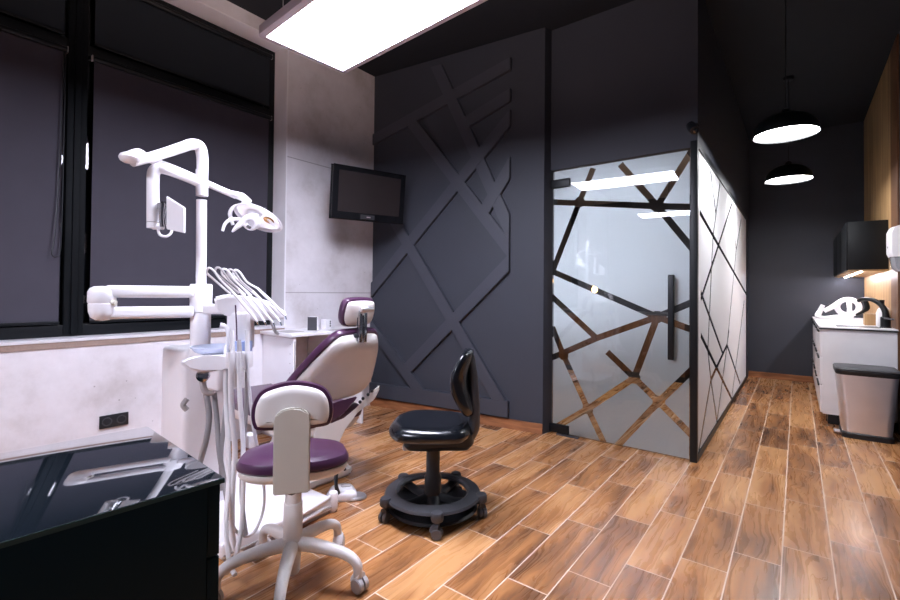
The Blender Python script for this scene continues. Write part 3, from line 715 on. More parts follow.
for i in range(nn+1):          # S-curved backrest: closed cross-sections stacked upward
    t_ = i/nn; z = .535+.362*t_; off = .178-.030*math.sin(PI*(1.55*t_-.35))-.0*t_
    e = math.sqrt(max(0, 1-(2*t_-1)**2))**.55; w = .185*e*(.86+.14*t_)+.002; th = (.04+.006*math.sin(PI*t_))*e+.001
    cc = c0-f3*off+Vector((0, 0, z))
    rings.append([cc+s3*w*math.cos(2*PI*q/24)+f3*(th*math.sin(2*PI*q/24)-.05*(abs(math.cos(2*PI*q/24))**2)*-1*e*.6) for q in range(24)])
loft(bm, rings); obj('backrest', bm, BLACKL, BS, 60)
bm = new()
la = at(406, 447, 2.42); tube(bm, [sc3+Vector((0, 0, .385)), la], .006, 10, smooth=False); lv = obj('height_lever', bm, CHROME, BS)
bm = new(); lathe(bm, [(.001, -.02), (.016, -.015), (.02, 0), (.016, .015), (.001, .02)], Matrix.Translation(la), 16); obj('knob', bm, GREYP, lv)

# ------------------------------------------------------------------ dental unit
U = thing('dental_unit', 'white dental unit with pole, lamp and instrument arms', 'dental unit', (-2.5, 1.1, 0))
bm = new(); box(bm, -2.95, -2.0, 1.0, 1.60, .012, .085, .02, seg=3); obj('base_plate', bm, WHITE, U)
bm = new(); box(bm, -2.93, -2.008, 1.02, 1.58, .0, .014); box(bm, -2.94, -1.995, 1.01, 1.59, .03, .036); obj('base_foot', bm, GREYP, U)
def rbox(a, b, r, m, name, par, **k):
    bm = new(); box(bm, *[v for p in zip(a, b) for v in p], r, seg=4); return obj(name, bm, m, par, **k)
rbox((-2.70, 1.01, .06), (-2.42, 1.26, .90), .03, WHITE, 'body', U)
rbox((-2.43, 1.12, .69), (-2.30, 1.26, .83), .02, WHITE2, 'water_box', U)
bm = new(); tube(bm, [at(187, 399, 2.46), at(183, 405, 2.46), at(187, 410, 2.46)], .012, 8); obj('grip_notch', bm, GREYP, U)
PC = at(201, 300, 2.58); px_, py_ = PC.x, PC.y
T0 = Matrix.Translation((px_, py_, 0))
bm = new(); lathe(bm, [(.001, .86), (.046, .86), (.046, 1.085), (.044, 1.088), (.001, 1.088)], T0, 32); obj('lower_column', bm, WHITE, U)
bm = new(); lathe(bm, [(.001, 1.09), (.050, 1.09), (.050, 1.222), (.046, 1.228), (.001, 1.228)], T0, 32); obj('column_collar', bm, WHITE, U)
DP = 2.58
zt = at(201, 180, DP).z
bm = new(); tube(bm, [at(201, 290, DP), at(201.4, 240, DP), at(201.6, 200, DP)], .0235, 20, smooth=False); obj('pole', bm, WHITE, U)
bm = new(); tube(bm, [at(202, 196, DP), at(202, 170, DP)], .0275, 20, smooth=False); obj('pole_sleeve', bm, WHITE, U)
bm = new(); tube(bm, [at(202, 190, DP), at(202.5, 170, DP), at(202, 155, DP), at(199, 146, DP), at(191, 144.5, DP-.02), at(180, 148, DP-.05), at(155, 156, DP-.12), at(132, 162, DP-.18)], [.025, .026, .027, .027, .027, .025, .023, .021], 18, 7); obj('lamp_boom', bm, WHITE, U)
jp = at(130, 158, DP-.18)
bm = new(); lathe(bm, [(.001, -.022), (.024, -.021), (.036, -.014), (.042, 0), (.036, .014), (.024, .021), (.001, .022)], frame(jp, (1, 0, 0), (0, 1, 0)), 22)
tube(bm, [at(126, 155, DP-.18), at(138, 153, DP-.16), at(146, 157, DP-.1)], [.012, .02, .017], 12); obj('boom_joint', bm, WHITE, U)
bm = new(); tube(bm, [at(142, 157, DP-.08), at(175, 169, DP+.06), at(215, 187, DP+.12), at(236, 196, DP+.14)], [.016, .018, .017, .018], 14, flat=.8); obj('lamp_arm', bm, WHITE, U)
bm = new(); tube(bm, [at(232, 194, DP+.14), at(242, 197, DP+.14), at(251, 202, DP+.14)], [.018, .022, .008], 14, flat=1.2); tube(bm, [at(245, 198, DP+.14), at(245.5, 210, DP+.14)], .018, 14, smooth=False); obj('lamp_joint', bm, WHITE, U)
# operating lamp head
LD = DP+.14
OL = obj('operating_lamp', (lambda b: (tube(b, [at(246, 206, LD), at(254, 214, LD), at(260, 219, LD)], [.02, .03, .03], 14), b)[1])(new()), WHITE, U)
ax1 = (at(278, 237, LD)-at(236, 207, LD)).normalized()
dn = (at(252, 240, LD-.12)-at(256, 222, LD)).normalized()
hm = frame(at(259, 217, LD), ax1, z=dn)
ro = [(.135*math.cos(a), .072*math.sin(a)) for a in [2*PI*q/20 for q in range(20)]]
bm = new(); slab(bm, ro, hm, [(.058, -.03), (.035, -.026), (.012, -.01), (.0, .012), (.004, .016), (.014, .0), (.035, -.014), (.056, -.02)], 2); obj('reflector', bm, WHITE, OL)
bm = new(); slab(bm, ro, hm, [(.016, .002), (.03, -.008), (.05, -.013)], 2); obj('mirror', bm, mat('lamp_mirror', (236, 230, 230), .3, metal=1, noise=.1, nscale=30), OL)
bm = new(); slab(bm, [(.05+.03*math.cos(a), .012+.018*math.sin(a)) for a in [2*PI*q/10 for q in range(10)]], hm, [(0, .002), (.0, .006), (.006, .008)], 2); obj('painted_reflection', bm, mat('amber_reflection_paint', (170, 128, 88), .25, metal=1, noise=.3, nscale=60), OL, label='amber reflection painted on the lamp mirror')  # brown reflection in the mirror, painted as a small amber piece
bm = new(); lathe(bm, [(.001, -.018), (.034, -.016), (.044, .0), (.044, .03), (.034, .045), (.02, .047), (.016, .03), (.001, .03)], frame(at(252, 222, LD-.05), ax1, z=(at(240, 226, LD-.3)-at(252, 222, LD)).normalized()), 24); obj('bulb_housing', bm, WHITE, OL)
bm = new(); tube(bm, [at(233, 225, LD), at(230, 214, LD), at(234, 207, LD), at(243, 205.5, LD), at(254, 208, LD), at(265, 216, LD), at(276, 228, LD)], [.009, .011, .01, .01, .012, .01, .006], 10); obj('handle', bm, WHITE, OL)
bm = new(); tube(bm, [at(222.5, 231, LD-.1), at(225, 224, LD-.1), at(231, 219.5, LD-.1), at(240, 220, LD-.08), at(248, 224, LD-.06)], [.007, .008, .009, .01, .01], 10)
tube(bm, [at(232, 232, LD-.08), at(238, 226, LD-.08), at(248, 218, LD-.06), at(258, 216, LD-.04)], [.004, .014, .02, .012], 10); obj('handle', bm, WHITE, OL)
bm = new(); tube(bm, [at(248, 228, LD-.1), at(249.5, 226, LD-.1)], .012, 12, smooth=False); obj('lens', bm, DGREYP, OL)
# monitor arm
MD = DP-.12
bm = new(); tube(bm, [at(201, 184, DP), at(185, 177, DP-.04), at(168, 170.5, MD), at(159, 168.5, MD), at(154, 172, MD), at(153, 182, MD), at(153, 205, MD), at(153, 222, MD)], [.020, .021, .022, .025, .026, .025, .025, .025], 18, 6); obj('tray_arm', bm, WHITE, U)
bm = new(); tube(bm, [at(153, 222.8, MD), at(153, 228, MD)], .025, 18, smooth=False); tube(bm, [at(153, 227, MD), at(163, 227, MD-.03)], .012, 10, smooth=False); obj('arm_end_cap', bm, WHITE, U)
bm = new(); tube(bm, [at(158, 229, MD-.03), at(160, 235, MD-.03), at(166, 236.5, MD-.03), at(171, 233, MD-.03), at(172, 227, MD-.03)], .006, 8); obj('pull_handle', bm, WHITE, U)
bm = new(); tube(bm, [at(163, 204, MD-.03), at(162, 216, MD-.03), at(163, 227, MD-.03)], [.02, .012, .014], 12); lathe(bm, [(.001, -.022), (.022, -.012), (.022, .012), (.001, .022)], Matrix.Translation(at(162.5, 206, MD-.02)), 14); obj('bracket', bm, CHROME, U)
c1, c2, c3, c4 = at(166, 196, MD-.06), at(184, 207.5, MD-.13), at(184, 233, MD-.13), at(166, 229, MD-.06)
nrm = (c2-c1).cross(c4-c1).normalized()*.012
bm = new(); loft(bm, [[c1, c2, c3, c4], [p+nrm for p in (c1, c2, c3, c4)]]); bmesh.ops.bevel(bm, geom=bm.edges[:], offset=.003, segments=2, affect='EDGES'); obj('screen_plate', bm, WHITE2, U)
# horizontal double arm
def arm(a, b, hz, th, m, name, d0, d1, par, bev=.015):
    A_, B_ = at(*a, d0), at(*b, d1); x = (B_-A_); L_ = x.length; mm = frame((A_+B_)/2, x, z=(0, 0, 1))
    bm = new(); box(bm, -L_/2, L_/2, -th/2, th/2, -hz/2, hz/2, bev, mm, 4); return obj(name, bm, m, par)
arm((104, 292.5), (194, 291), .056, .07, WHITE, 'upper_swing_arm', 2.56, 2.56, U, .022)
arm((104, 312.5), (194, 312), .056, .066, WHITE, 'lower_swing_arm', 2.56, 2.56, U, .02)
e0 = at(102, 294, 2.56)
bm = new(); lathe(bm, [(.001, .036), (.03, .034), (.044, .026), (.052, .01), (.053, -.036), (.050, -.040), (.001, -.040)], Matrix.Translation(e0), 28); obj('elbow', bm, WHITE, U)
bm = new(); lathe(bm, [(.001, .038), (.050, .038), (.053, .034), (.052, -.0), (.044, -.024), (.026, -.038), (.001, -.042)], Matrix.Translation(at(102.5, 311.5, 2.56)), 28); obj('elbow', bm, WHITE, U)
bm = new(); tube(bm, [at(100, 301, 2.55), at(116, 303, 2.52)], [.02, .012], 10); obj('elbow_pin', bm, CREAM, U)
arm((205, 312), (232, 306), .05, .06, WHITE, 'table_link', 2.5, 2.45, U)
# instrument table
tbm = frame(at(248, 312, 2.42), (at(287, 316, 2.45)-at(213, 300, 2.40)), z=(0, 0, 1))
bm = new()
prf = [(214, 299), (226, 296), (250, 298), (270, 303), (287, 314), (286, 319), (262, 321), (242, 320), (226, 317), (216, 309)]
loft(bm, [[at(x, y, 2.335) for x, y in prf], [at(x, y-1, 2.30+.05) for x, y in prf], [at(x*.985+3, y*.96+10, 2.60) for x, y in prf]])
bmesh.ops.bevel(bm, geom=bm.edges[:], offset=.008, segments=3, affect='EDGES')
TB = obj('instrument_table', bm, WHITE, U)
pk = [(208.5, 268), (217, 267.5), (223.5, 269), (229.5, 269.5), (235, 270)]
en = [(257.5, 322), (265, 322), (273, 323), (280, 322), (285, 316)]
for i, (a, b) in enumerate(zip(pk, en)):
    d = 2.27+.016*i
    m1 = (a[0]*.55+b[0]*.45, a[1]*.55+b[1]*.45-2.5); m2 = (a[0]*.25+b[0]*.75, a[1]*.25+b[1]*.75-1.8)
    bm = new(); tube(bm, [at(*m1, d), at(*m2, d-.01), at(*b, d-.02)], [.005, .0072, .007, .0045], 10); hp = obj('handpiece', bm, WHITE2, U)
    bm = new(); tube(bm, [at(b[0], b[1], d-.02), at(b[0]+1.5, b[1]+3.5, d-.02)], [.005, .003], 8, smooth=False); obj('tip', bm, CHROME, hp)
    bm = new(); tube(bm, [at(a[0]+22, a[1]+26, d+.04), at(a[0]+6, a[1]+12, d+.03), at(a[0]-1.5, a[1]+5, d+.01), at(a[0], a[1], d), at(a[0]+5, a[1]+2.5, d), at(a[0]+12, a[1]+12, d), at(*m1, d)], .0048, 8, 6); obj('whip_arm', bm, GREYP if i % 2 else TUBEW, U)
bm = new(); tube(bm, [at(272, 322, 2.36), at(275, 331, 2.36), at(279, 334.5, 2.36)], [.01, .008, .006], 8); obj('table_handle', bm, GREYP, U)
# hanging block under the table with hose
b0, b1 = at(230, 305, 2.34), at(248, 350, 2.34)
mm = rotz((at(240, 320, 2.36).x, at(240, 320, 2.36).y, 0), YAW)
bm = new(); box(bm, -.045, .05, -.04, .05, at(240, 349, 2.36).z, at(240, 312, 2.36).z, .012, mm, 3); obj('hose_housing', bm, WHITE, U)
bm = new(); tube(bm, [at(235.5, 305, 2.30), at(236.5, 325, 2.30), at(237, 345, 2.30)], .003, 6); obj('cable', bm, PURPLE, U)
mm2 = rotz((at(240, 350, 2.30).x, at(240, 350, 2.30).y, 0), YAW)
bm = new(); box(bm, -.03, .045, -.03, .03, at(240, 353, 2.3).z, at(240, 341, 2.3).z, .004, mm2); obj('blue_switch_block', bm, BLUEP, U, label='pale blue switch block')
# assistant arm, spittoon
bm = new(); loft(bm, [[at(x, y, d) for x, y in ((178, 362), (186, 357.5), (205, 355), (236, 354), (238, 367), (222, 370), (200, 373), (188, 370))] for d in (2.26, 2.44)])
bmesh.ops.bevel(bm, geom=bm.edges[:], offset=.012, segments=3, affect='EDGES'); obj('assistant_arm', bm, WHITE, U)
for i, x in enumerate((233, 240, 248)):
    a = at(x, 359.5, 2.24); bm = new(); box(bm, -.016, .016, -.04, .02, -.035, .035, .006, rotz(a, YAW)); obj('holder_clip', bm, WHITE2, U)
    bm = new(); tube(bm, [at(x-.5, 372 if i else 374, 2.21), at(x-.5, 352, 2.21), at(x-1, 330 if i != 1 else 340, 2.22)], [.008, .011, .009], 10, smooth=False); obj('suction_handle', bm, TUBEW if i != 1 else GREYP, U)
bw = at(215, 349, 2.42); zz = bw.z
bm = new(); lathe(bm, [(.001, -.01), (.05, -.012), (.085, .002), (.105, .026), (.103, .027), (.082, .007), (.05, -.006), (.001, -.005)], Matrix.Translation((bw.x, bw.y, zz-.012)), 32); obj('spittoon_bowl', bm, PGLASS, U)
bm = new(); lathe(bm, [(.001, -.012), (.028, -.012), (.028, .008), (.02, .012), (.001, .012)], frame(at(203, 375.5, 2.30), (1, 0, 0), z=(at(203, 375, 2.2)-at(203, 375, 2.4))), 20); obj('knob', bm, CHROME, U)
bm = new(); tube(bm, [at(203, 376, 2.33), at(203, 385, 2.32), at(206, 392, 2.32), at(214, 393, 2.32)], [.014, .013, .014, .01], 10); obj('outlet_pipe', bm, GREYP, U)
# faucet-like hook
bm = new(); tube(bm, [at(228, 350, 2.33), at(229, 335, 2.33), at(226, 327, 2.33), at(220, 325, 2.33)], [.014, .012, .01, .012], 10); obj('cup_filler', bm, WHITE, U)
# hoses down to the floor
hoses = [([(206, 393, 2.36), (209, 415, 2.34), (206, 440, 2.33), (199, 465, 2.36)], .013, TUBEG), ([(214, 393, 2.36), (217, 420, 2.34), (219, 450, 2.3), (224, 480, 2.28), (230, 520, 2.2)], .011, TUBEG),
         ([(227, 393, 2.34), (224, 425, 2.32), (221, 455, 2.3), (222, 490, 2.28)], .010, TUBEG),
         ([(231, 352, 2.2), (231, 400, 2.2), (235, 450, 2.2), (232, 500, 2.18), (234, 545, 2.16), (246, 556, 2.16)], .0115, TUBEW),
         ([(239, 352, 2.18), (240, 400, 2.18), (243, 440, 2.18), (243, 490, 2.14), (241, 530, 2.1), (234, 562, 2.06), (226, 573, 2.08)], .010, TUBEW),
         ([(245, 345, 2.28), (247, 372, 2.27), (246, 410, 2.28), (243, 450, 2.27), (242, 500, 2.22), (246, 535, 2.19)], .010, TUBEG),
         ([(247, 352, 2.2), (249, 385, 2.2), (254, 430, 2.2), (262, 470, 2.24), (264, 505, 2.25), (255, 531, 2.23), (242, 536, 2.2), (232, 525, 2.18)], .007, TUBEW),
         ([(226, 345, 2.3), (226, 400, 2.26), (229, 470, 2.2), (226, 520, 2.14), (229, 560, 2.08), (235, 575, 2.02)], .010, TUBEW)]
for p, r, m in hoses:
    bm = new(); tube(bm, [at(*q) for q in p], r, 10, 7); obj('hose', bm, m, U)
rbox(tuple(at(250, 440, 2.3)-Vector((.03, .02, .03))), tuple(at(250, 440, 2.3)+Vector((.03, .02, .03))), .006, WHITE, 'hose_clip', U)

# foot control
FP = at(343, 497, 2.74); FP.z = 0
F = thing('foot_control', 'white foot pedal with black lever lying on floor', 'pedal', FP)
fm_ = rotz(FP, YAW+.15)
bm = new(); slab(bm, [(-.09, -.04), (-.05, -.06), (.06, -.06), (.08, -.02), (.05, .07), (-.03, .09), (-.08, .05)], fm_, [(.004, .0), (0, .01), (.0, .03), (.012, .048), (.03, .055)]); obj('housing', bm, WHITE, F)
bm = new(); slab(bm, [(.04, -.06), (.12, -.055), (.135, -.01), (.10, .03), (.05, .02)], fm_, [(.004, .0), (0, .008), (.004, .016), (.02, .018)], 4); obj('pedal_plate', bm, STEEL, F)
bm = new(); slab(bm, [(-.01, .01), (.04, .01), (.04, .045), (-.01, .045)], fm_, [(0, .048), (0, .058), (.005, .06)], 4); obj('button', bm, GREYP, F)
bm = new(); pp = lambda x, y, d: at(x, y, d)
tube(bm, [at(338, 493, 2.64), at(336, 484, 2.62), at(337, 470, 2.64), at(341, 458, 2.66), at(345, 470, 2.68)], [.013, .010, .011, .012, .008], 10); obj('lever', bm, BLACKP, F)
# bracket between base plate and pedal
e1, e2 = at(300, 518, 2.42), at(333, 497, 2.58)
bm = new(); 
for dz in (.035, .075): tube(bm, [(e1.x, e1.y, dz), (e2.x, e2.y, dz+.01)], .011, 10, smooth=False)
obj('foot_bar', bm, WHITE, U)
bm = new(); lathe(bm, [(.001, .012), (.024, .012), (.026, .02), (.026, .098), (.022, .105), (.001, .105)], Matrix.Translation((e2.x, e2.y, 0)), 20); 
lathe(bm, [(.001, 0), (.018, 0), (.018, .013), (.001, .013)], Matrix.Translation((e2.x, e2.y, 0)), 16); obj('foot_bar_end', bm, WHITE, U)

# ------------------------------------------------------------------ patient chair
PCo = Vector((-2.03, 1.80, 0))
ca = math.radians(178); fc = Vector((math.cos(ca), math.sin(ca), 0)); sr = Vector((fc.y, -fc.x, 0))   # sr = chair's right (away, +Y)
P_ = thing('patient_chair', 'white and purple reclining dental patient chair', 'dental chair', PCo+fc*.55)
TT = PCo+Vector((0, 0, .955)); LB = .52
dwn = (fc*.35+Vector((0, 0, -.43))).normalized()
bmx = frame(TT, sr, z=sr.cross(-dwn)) if False else None
ny = -dwn; nz = sr.cross(ny).normalized()
bkm = Matrix(((sr.x, ny.x, nz.x, TT.x), (sr.y, ny.y, nz.y, TT.y), (sr.z, ny.z, nz.z, TT.z), (0, 0, 0, 1)))
front = 1 if nz.dot(fc+Vector((0, 0, 1))) > 0 else -1        # front*z = pad side
bo = [(.0, .006), (.10, .002), (.155, -.022), (.215, -.12), (.275, -.27), (.315, -.40), (.305, -.50), (.24, -.555), (.12, -.57), (0, -.572)]; bo = bo+[(-x*.96, y) for x, y in bo[-2:0:-1]]
def fl(L): return [(i, z*front) for i, z in L]
bm = new(); slab(bm, bo, bkm, fl([(.012, .0), (.01, -.01), (.018, -.03), (.04, -.05), (.075, -.06), (.1, -.062)]), 4); obj('backrest_shell', bm, IVORY, P_)
bm = new(); slab(bm, bo, bkm, fl([(.014, -.002), (0, .002), (-.006, .015), (-.004, .035), (.012, .052), (.04, .06), (.07, .058)]), 4); obj('backrest', bm, PURPLE, P_)
# headrest
hc = at(359, 312.5, 2.72)
hy = Vector((0, 0, 1))*.97-fc*.25; hy.normalize(); hz_ = sr.cross(hy).normalized()
hm = Matrix(((sr.x, hy.x, hz_.x, hc.x), (sr.y, hy.y, hz_.y, hc.y), (sr.z, hy.z, hz_.z, hc.z), (0, 0, 0, 1)))
ho = [(x*.86, y*.95) for x, y in [(-.125, -.05), (-.132, .02), (-.115, .07), (-.06, .085), (.06, .085), (.115, .07), (.132, .02), (.125, -.05), (.08, -.085), (-.08, -.085)]]
fr2 = 1 if hz_.dot(fc) > 0 else -1
bm = new(); slab(bm, ho, hm, [(i, z*fr2) for i, z in [(.012, .0), (.008, -.01), (.02, -.024), (.045, -.03)]], 5); HR = obj('headrest', bm, PURPLE, P_)
HR.data.materials.clear(); HR.data.materials.append(IVORY); HR.name = 'headrest_shell'
bm = new(); slab(bm, ho, hm, [(i, z*fr2) for i, z in [(.012, -.002), (0, .002), (-.006, .018), (0, .042), (.018, .058), (.045, .063)]], 5); obj('headrest', bm, PURPLE, P_)
bm = new()
for o_ in (-.018, .018):
    pa, pb = TT-fc*.01+sr*o_-Vector((0, 0, .05)), hc-fc*.045+sr*o_+Vector((0, 0, .01)); xx = (pb-pa)
    box(bm, -xx.length/2, xx.length/2, -.011, .011, -.007, .007, .003, frame((pa+pb)/2, xx, z=-fc))
xx = pb-pa; box(bm, -xx.length/2+.02, xx.length/2, -.028, .028, -.012, -.004, .003, frame((pa+pb)/2-sr*.018, xx, z=-fc))
obj('headrest_bracket', bm, CHROME, P_)
bm = new(); box(bm, -.045, .045, -.012, .012, -.02, .0, .006, frame(TT-fc*.0+Vector((0, 0, -.012)), sr, z=fc)); obj('bracket_base', bm, DGREYP, P_)
a_ = hc-fc*.07+Vector((0, 0, .02)); bm = new(); tube(bm, [a_-sr*.045, a_, a_+sr*.045], [.012, .02, .012], 12); obj('headrest_lock', bm, STEEL, P_)
# seat, lower frame
SB = TT+dwn*.53
sq = SB+Vector((0, 0, -.12))
smx = Matrix(((sr.x, fc.x, 0, sq.x), (sr.y, fc.y, 0, sq.y), (0, 0, 1, sq.z), (0, 0, 0, 1)))
so = [(-.25, -.06), (-.12, -.1), (.12, -.1), (.25, -.06), (.27, .1), (.25, .45), (.22, .95), (.18, 1.02), (-.18, 1.02), (-.22, .95), (-.25, .45), (-.27, .1)]
bm = new(); slab(bm, so, smx, [(.02, -.04), (0, -.035), (-.005, -.01), (0, .015), (.02, .03), (.06, .035)], 4); obj('seat', bm, PURPLE, P_)
bm = new(); slab(bm, so, smx, [(.10, -.13), (.05, -.11), (.012, -.06), (.012, -.038)], 4); obj('seat_shell', bm, IVORY, P_)
# raised side rest (right) and hinge rail under the backrest
k0, k1 = at(331, 424, 2.55), at(377, 387, 2.83)
x = (k1-k0).normalized(); upn = (Vector((0, 0, 1))-x*x.z).normalized(); wv = x.cross(upn)
def bar(name, a, b, h_, w_, m, off=0, bev=.008):
    L_ = (b-a).length; xx = (b-a).normalized(); uu = (Vector((0, 0, 1))-xx*xx.z).normalized()
    mm = frame((a+b)/2+uu*off, xx, z=uu); bm = new(); box(bm, -L_/2, L_/2, -w_/2, w_/2, -h_/2, h_/2, bev, mm, 3); return obj(name, bm, m, P_)
def wedge(name, poly, dn_, df, th, m, bev):
    bm = new(); n_ = len(poly); xs = [p[0] for p in poly]; a_, b_ = min(xs), max(xs)
    loft(bm, [[at(px, py, dn_+(df-dn_)*(px-a_)/(b_-a_)+t_) for px, py in poly] for t_ in (0, th)])
    bmesh.ops.bevel(bm, geom=bm.edges[:], offset=bev, segments=3, affect='EDGES'); return obj(name, bm, m, P_)
wedge('hinge_rail', [(316, 426), (332, 424), (344, 419), (356, 408), (371, 392), (380, 385), (379, 391), (374, 400), (357, 412), (345, 428), (338, 445), (312, 445)], 2.50, 2.84, .05, IVORY, .006)
wedge('side_cushion', [(316, 408), (334, 404.5), (352, 397.5), (358, 396), (354, 402), (345, 412), (338, 419), (318, 422)], 2.52, 2.74, .10, PURPLE, .01)
for q in ((360, 402, 2.715), (363, 398.5, 2.73), (368, 394.5, 2.765), (372, 391, 2.79)):
    c = at(*q); bm = new(); lathe(bm, [(.001, -.012), (.008, -.01), (.01, .0), (.008, .012), (.001, .012)], frame(c, x, z=(-c.x, -c.y, 0)), 12); obj('bolt', bm, BLACKP, P_)
# pedestal
bm = new()
pc = [at(335, 440, 2.66), at(320, 470, 2.7)]
ctr = sq+fc*.28
loft(bm, [[Vector((ctr.x, ctr.y, 0))+fc*a*s_+sr*b*s_+Vector((0, 0, z)) for a, b in ((-.33, -.2), (-.33, .2), (.3, .2), (.3, -.2))] for z, s_ in ((.0, 1.0), (.07, 1.0), (.1, .8), (.18, .55), (.30, .5), (.42, .75), (sq.z-.1, .9))])
bmesh.ops.bevel(bm, geom=bm.edges[:], offset=.02, segments=3, affect='EDGES'); obj('pedestal', bm, IVORY, P_)

# ------------------------------------------------------------------ corridor kitchenette
SC = thing('sink_cabinet', 'white drawer cabinet with thin black worktop edge at corridor end', 'cabinet', (.43, 6.7, 0))
bm = new(); box(bm, .19, XR-.015, 5.5, 7.98, .10, .885, .002); obj('body', bm, WHITE2, SC)
bm = new(); box(bm, .165, XR-.01, 5.48, 7.985, .885, .897, .001); obj('worktop_edge', bm, BLACKP, SC)
bm = new(); box(bm, .166, XR-.011, 5.482, 7.984, .897, .908, .001); obj('worktop', bm, WHITE2, SC)
bm = new(); box(bm, .23, XR-.03, 5.56, 7.97, 0, .10); obj('plinth', bm, BLACKP, SC)
for j in range(4):
    y0 = 5.51+j*.617
    for z0, z1 in ((.11, .36), (.37, .62), (.63, .87)):
        bm = new(); box(bm, .172, .19, y0, y0+.61, z0, z1, .002); d = obj('drawer', bm, WHITE2, SC)
        bm = new(); box(bm, .158, .173, y0+.1, y0+.51, z1-.02, z1-.008, .002); obj('handle', bm, BLACKM, d)
bm = new(); box(bm, .30, .60, 5.60, 5.90, .906, .911, .002); obj('sink_rim', bm, DGREYP, SC)
# tap
tb = at(885.5, 327, 5.75); tb.z = .909
tp = thing('sink_tap', 'black curved tap on the white sink cabinet', 'tap', tb)
bm = new(); lathe(bm, [(.001, 0), (.04, 0), (.04, .008), (.036, .012), (.036, .095), (.03, .1), (.001, .1)], Matrix.Translation(tb), 22); obj('base', bm, BLACKM, tp)
bm = new(); tube(bm, [at(886, 318, 5.75), at(885, 311, 5.76), at(880, 304, 5.8), at(871, 299.5, 5.85), at(862, 299.5, 5.9), at(858, 301, 5.92)], [.026, .024, .022, .019, .017, .016], 12); obj('spout', bm, BLACKM, tp)
bm = new(); tube(bm, [at(884, 318.5, 5.7), at(894, 319.5, 5.68)], .008, 8, smooth=False); obj('lever', bm, DGREYP, tp)
bm = new(); tube(bm, [at(882, 300, 5.8), at(882, 306, 5.8)], .018, 10, smooth=False); obj('diverter', bm, BLACKM, tp)
bm = new(); tube(bm, [at(865, 300, 6.2), at(867, 308, 6.2), at(862, 312, 6.2), at(856, 315, 6.2)], [.02, .024, .014, .012], 10); obj('spray_head', bm, BLACKM, tp)
# white ring lamp lying on the counter
rd = 6.4
rg = at(848, 306, rd)
R_ = thing('magnifier_lamp', 'white ring lamp with folded arms lying on the white counter', 'lamp', Vector((rg.x, rg.y, .908)))
rm = frame(at(848, 307, rd), (at(856, 307, rd)-at(840, 307, rd)), z=-at(848, 286, 1)+Vector((0, 0, H)))
bm2 = new(); prof = [(.066, -.010), (.104, -.012), (.114, 0), (.104, .013), (.066, .010), (.061, 0)]
rings = [[rm @ Vector((r*math.cos(2*PI*q/36), r*.92*math.sin(2*PI*q/36), z)) for r, z in prof] for q in range(37)]
loft(bm2, rings, cap=False); bmesh.ops.remove_doubles(bm2, verts=bm2.verts[:], dist=1e-5); obj('ring_head', bm2, WHITE2, R_)
bm = new(); tube(bm, [at(823, 305, rd), at(820, 311, rd), at(818, 316, rd-.05), at(824, 317.5, rd-.1), at(840, 316, rd-.15), at(852, 317, rd-.15)], [.02, .024, .03, .02, .02, .016], 12, flat=.8); obj('lower_arm', bm, WHITE2, R_)
bm = new(); tube(bm, [at(824, 311, rd-.05), at(832, 307, rd-.05), at(840, 301, rd-.03)], [.022, .026, .02], 12, flat=.7); tube(bm, [at(849, 301, rd-.06), at(849.5, 309, rd-.1), at(850, 317, rd-.15)], [.024, .02, .03], 12); obj('upper_arm', bm, WHITE2, R_)
bm = new(); tube(bm, [at(827, 307, rd), at(831, 304, rd)], .014, 10, smooth=False); obj('joint_knob', bm, BLACKP, R_)
# small box and white bottle against the oak wall
bc = at(868, 315, 6.7)
bm = new(); box(bm, bc.x-.08, bc.x+.05, 6.05, 6.2, .909, 1.02, .003); o = obj('wooden_box', bm, OAK); tag(o, 'small tan wooden box standing behind the black tap', 'box')
bc = at(877, 315, 6.3)
bm = new(); lathe(bm, [(.001, 0), (.05, 0), (.055, .01), (.055, .13), (.04, .17), (.02, .19), (.001, .19)], Matrix.Translation((.655, 5.93, .909)), 24); o = obj('white_canister', bm, WHITE2); tag(o, 'rounded white canister between the black tap and oak wall', 'canister')

# waste bin
WB = thing('pedal_bin', 'brushed steel pedal bin with black lid beside the white cabinet', 'bin', (.47, 5.27, 0))
wb = Matrix.Translation((.465, 5.27, 0))
def rrect(hw_, hd, r, k=5):
    P = []
    for cxx, cyy, a in ((hw_-r, hd-r, 0), (-hw_+r, hd-r, PI/2), (-hw_+r, -hd+r, PI), (hw_-r, -hd+r, 1.5*PI)):
        for j in range(k+1):
            b = a+PI/2*j/k; P.append((cxx+r*math.cos(b), cyy+r*math.sin(b)))
    return P
def rl(secs, mtx):
    return [[mtx @ Vector((x, y, z)) for x, y in rrect(w, d, r)] for w, d, r, z in secs]
bm = new(); loft(bm, rl([(.158, .15, .05, .045), (.195, .17, .05, .535)], wb)); obj('body', bm, STEEL, WB)
bm = new(); loft(bm, rl([(.166, .158, .05, .0), (.168, .160, .05, .04), (.160, .152, .05, .05)], wb)); obj('base', bm, BLACKP, WB)
bm = new(); loft(bm, rl([(.196, .171, .05, .53), (.204, .178, .05, .54), (.206, .18, .05, .565), (.200, .174, .05, .572)], wb)); obj('rim', bm, BLACKP, WB)
bm = new(); loft(bm, rl([(.205, .179, .05, .572), (.208, .182, .05, .577), (.20, .175, .05, .588), (.17, .15, .05, .592)], wb)); obj('lid', bm, DGREYP, WB)
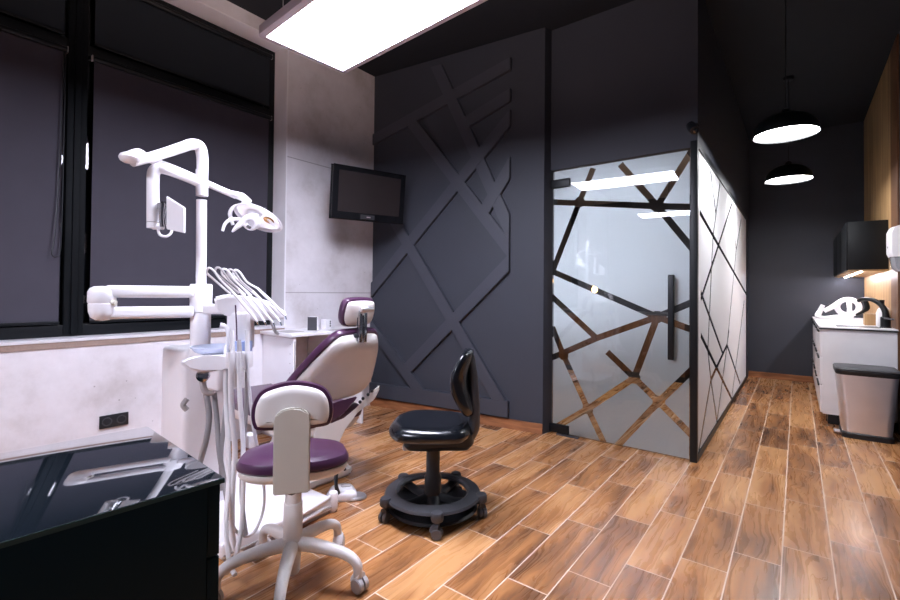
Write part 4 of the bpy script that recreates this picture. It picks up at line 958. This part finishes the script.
bm = new(); box(bm, .255, .31, 5.17, 5.25, .02, .035, .004); obj('pedal', bm, STEEL, WB)

# wall cabinet with light strip
WC = thing('wall_cabinet', 'black wall cabinet with light strip beneath on the oak wall', 'cabinet', (.55, 7.0, 1.44))
bm = new(); box(bm, .405, XR-.012, 6.0, 7.99, 1.455, 1.93, .002); obj('body', bm, BLACKM, WC)
bm = new(); box(bm, .405, XR-.012, 6.0, 7.99, 1.44, 1.455, .001); obj('bottom_board', bm, OAK, WC)
for j in range(3):
    bm = new(); box(bm, .392, .405, 6.0+.664*j, 6.66+.664*j, 1.45, 1.93, .001); obj('door', bm, BLACKM, WC)
bm = new(); box(bm, .50, .515, 6.05, 7.95, 1.434, 1.44, 0); obj('light_strip', bm, LEDM, WC)

# oak wall panels
struct('trim_2', box(new(), XR-.01, XR, 5.86, YB, 0, ZC), OAK, label='oak wall panelling')
struct('trim_3', box(new(), XR-.012, XR, 5.50, 5.86, 0, ZC), WALNUT, label='darker brown edge board')
# dispenser
t = thing('soap_dispenser', 'white wall dispenser with clear lower part at right edge', 'dispenser', (.64, 5.2, 1.4))
m_ = frame((XR-.012, 5.22, 0), (0, 1, 0), (0, 0, 1)); 
bm = new(); loft(bm, [[Vector((XR-.001-dx*s_, 5.22+dy, z)) for dx, dy in ((0, -.09), (.09, -.085), (.11, -.05), (.11, .05), (.09, .085), (0, .09))] for z, s_ in ((1.52, .9), (1.55, 1), (1.72, 1), (1.76, .85), (1.775, .5))]); obj('cover', bm, WHITE2, t)
bm = new(); loft(bm, [[Vector((XR-.001-dx*s_, 5.22+dy, z)) for dx, dy in ((0, -.08), (.08, -.075), (.1, -.04), (.1, .04), (.08, .075), (0, .08))] for z, s_ in ((1.40, .5), (1.43, .8), (1.52, .95))]); obj('clear_tank', bm, mat('smoky_plastic', (150, 152, 158), .2), t)
bm = new(); lathe(bm, [(.001, 0), (.008, 0), (.008, .003), (.001, .003)], frame((.60, 5.19, 1.6), (0, 1, 0), z=(-1, 0, 0)), 12); obj('keyhole', bm, BLACKP, t)
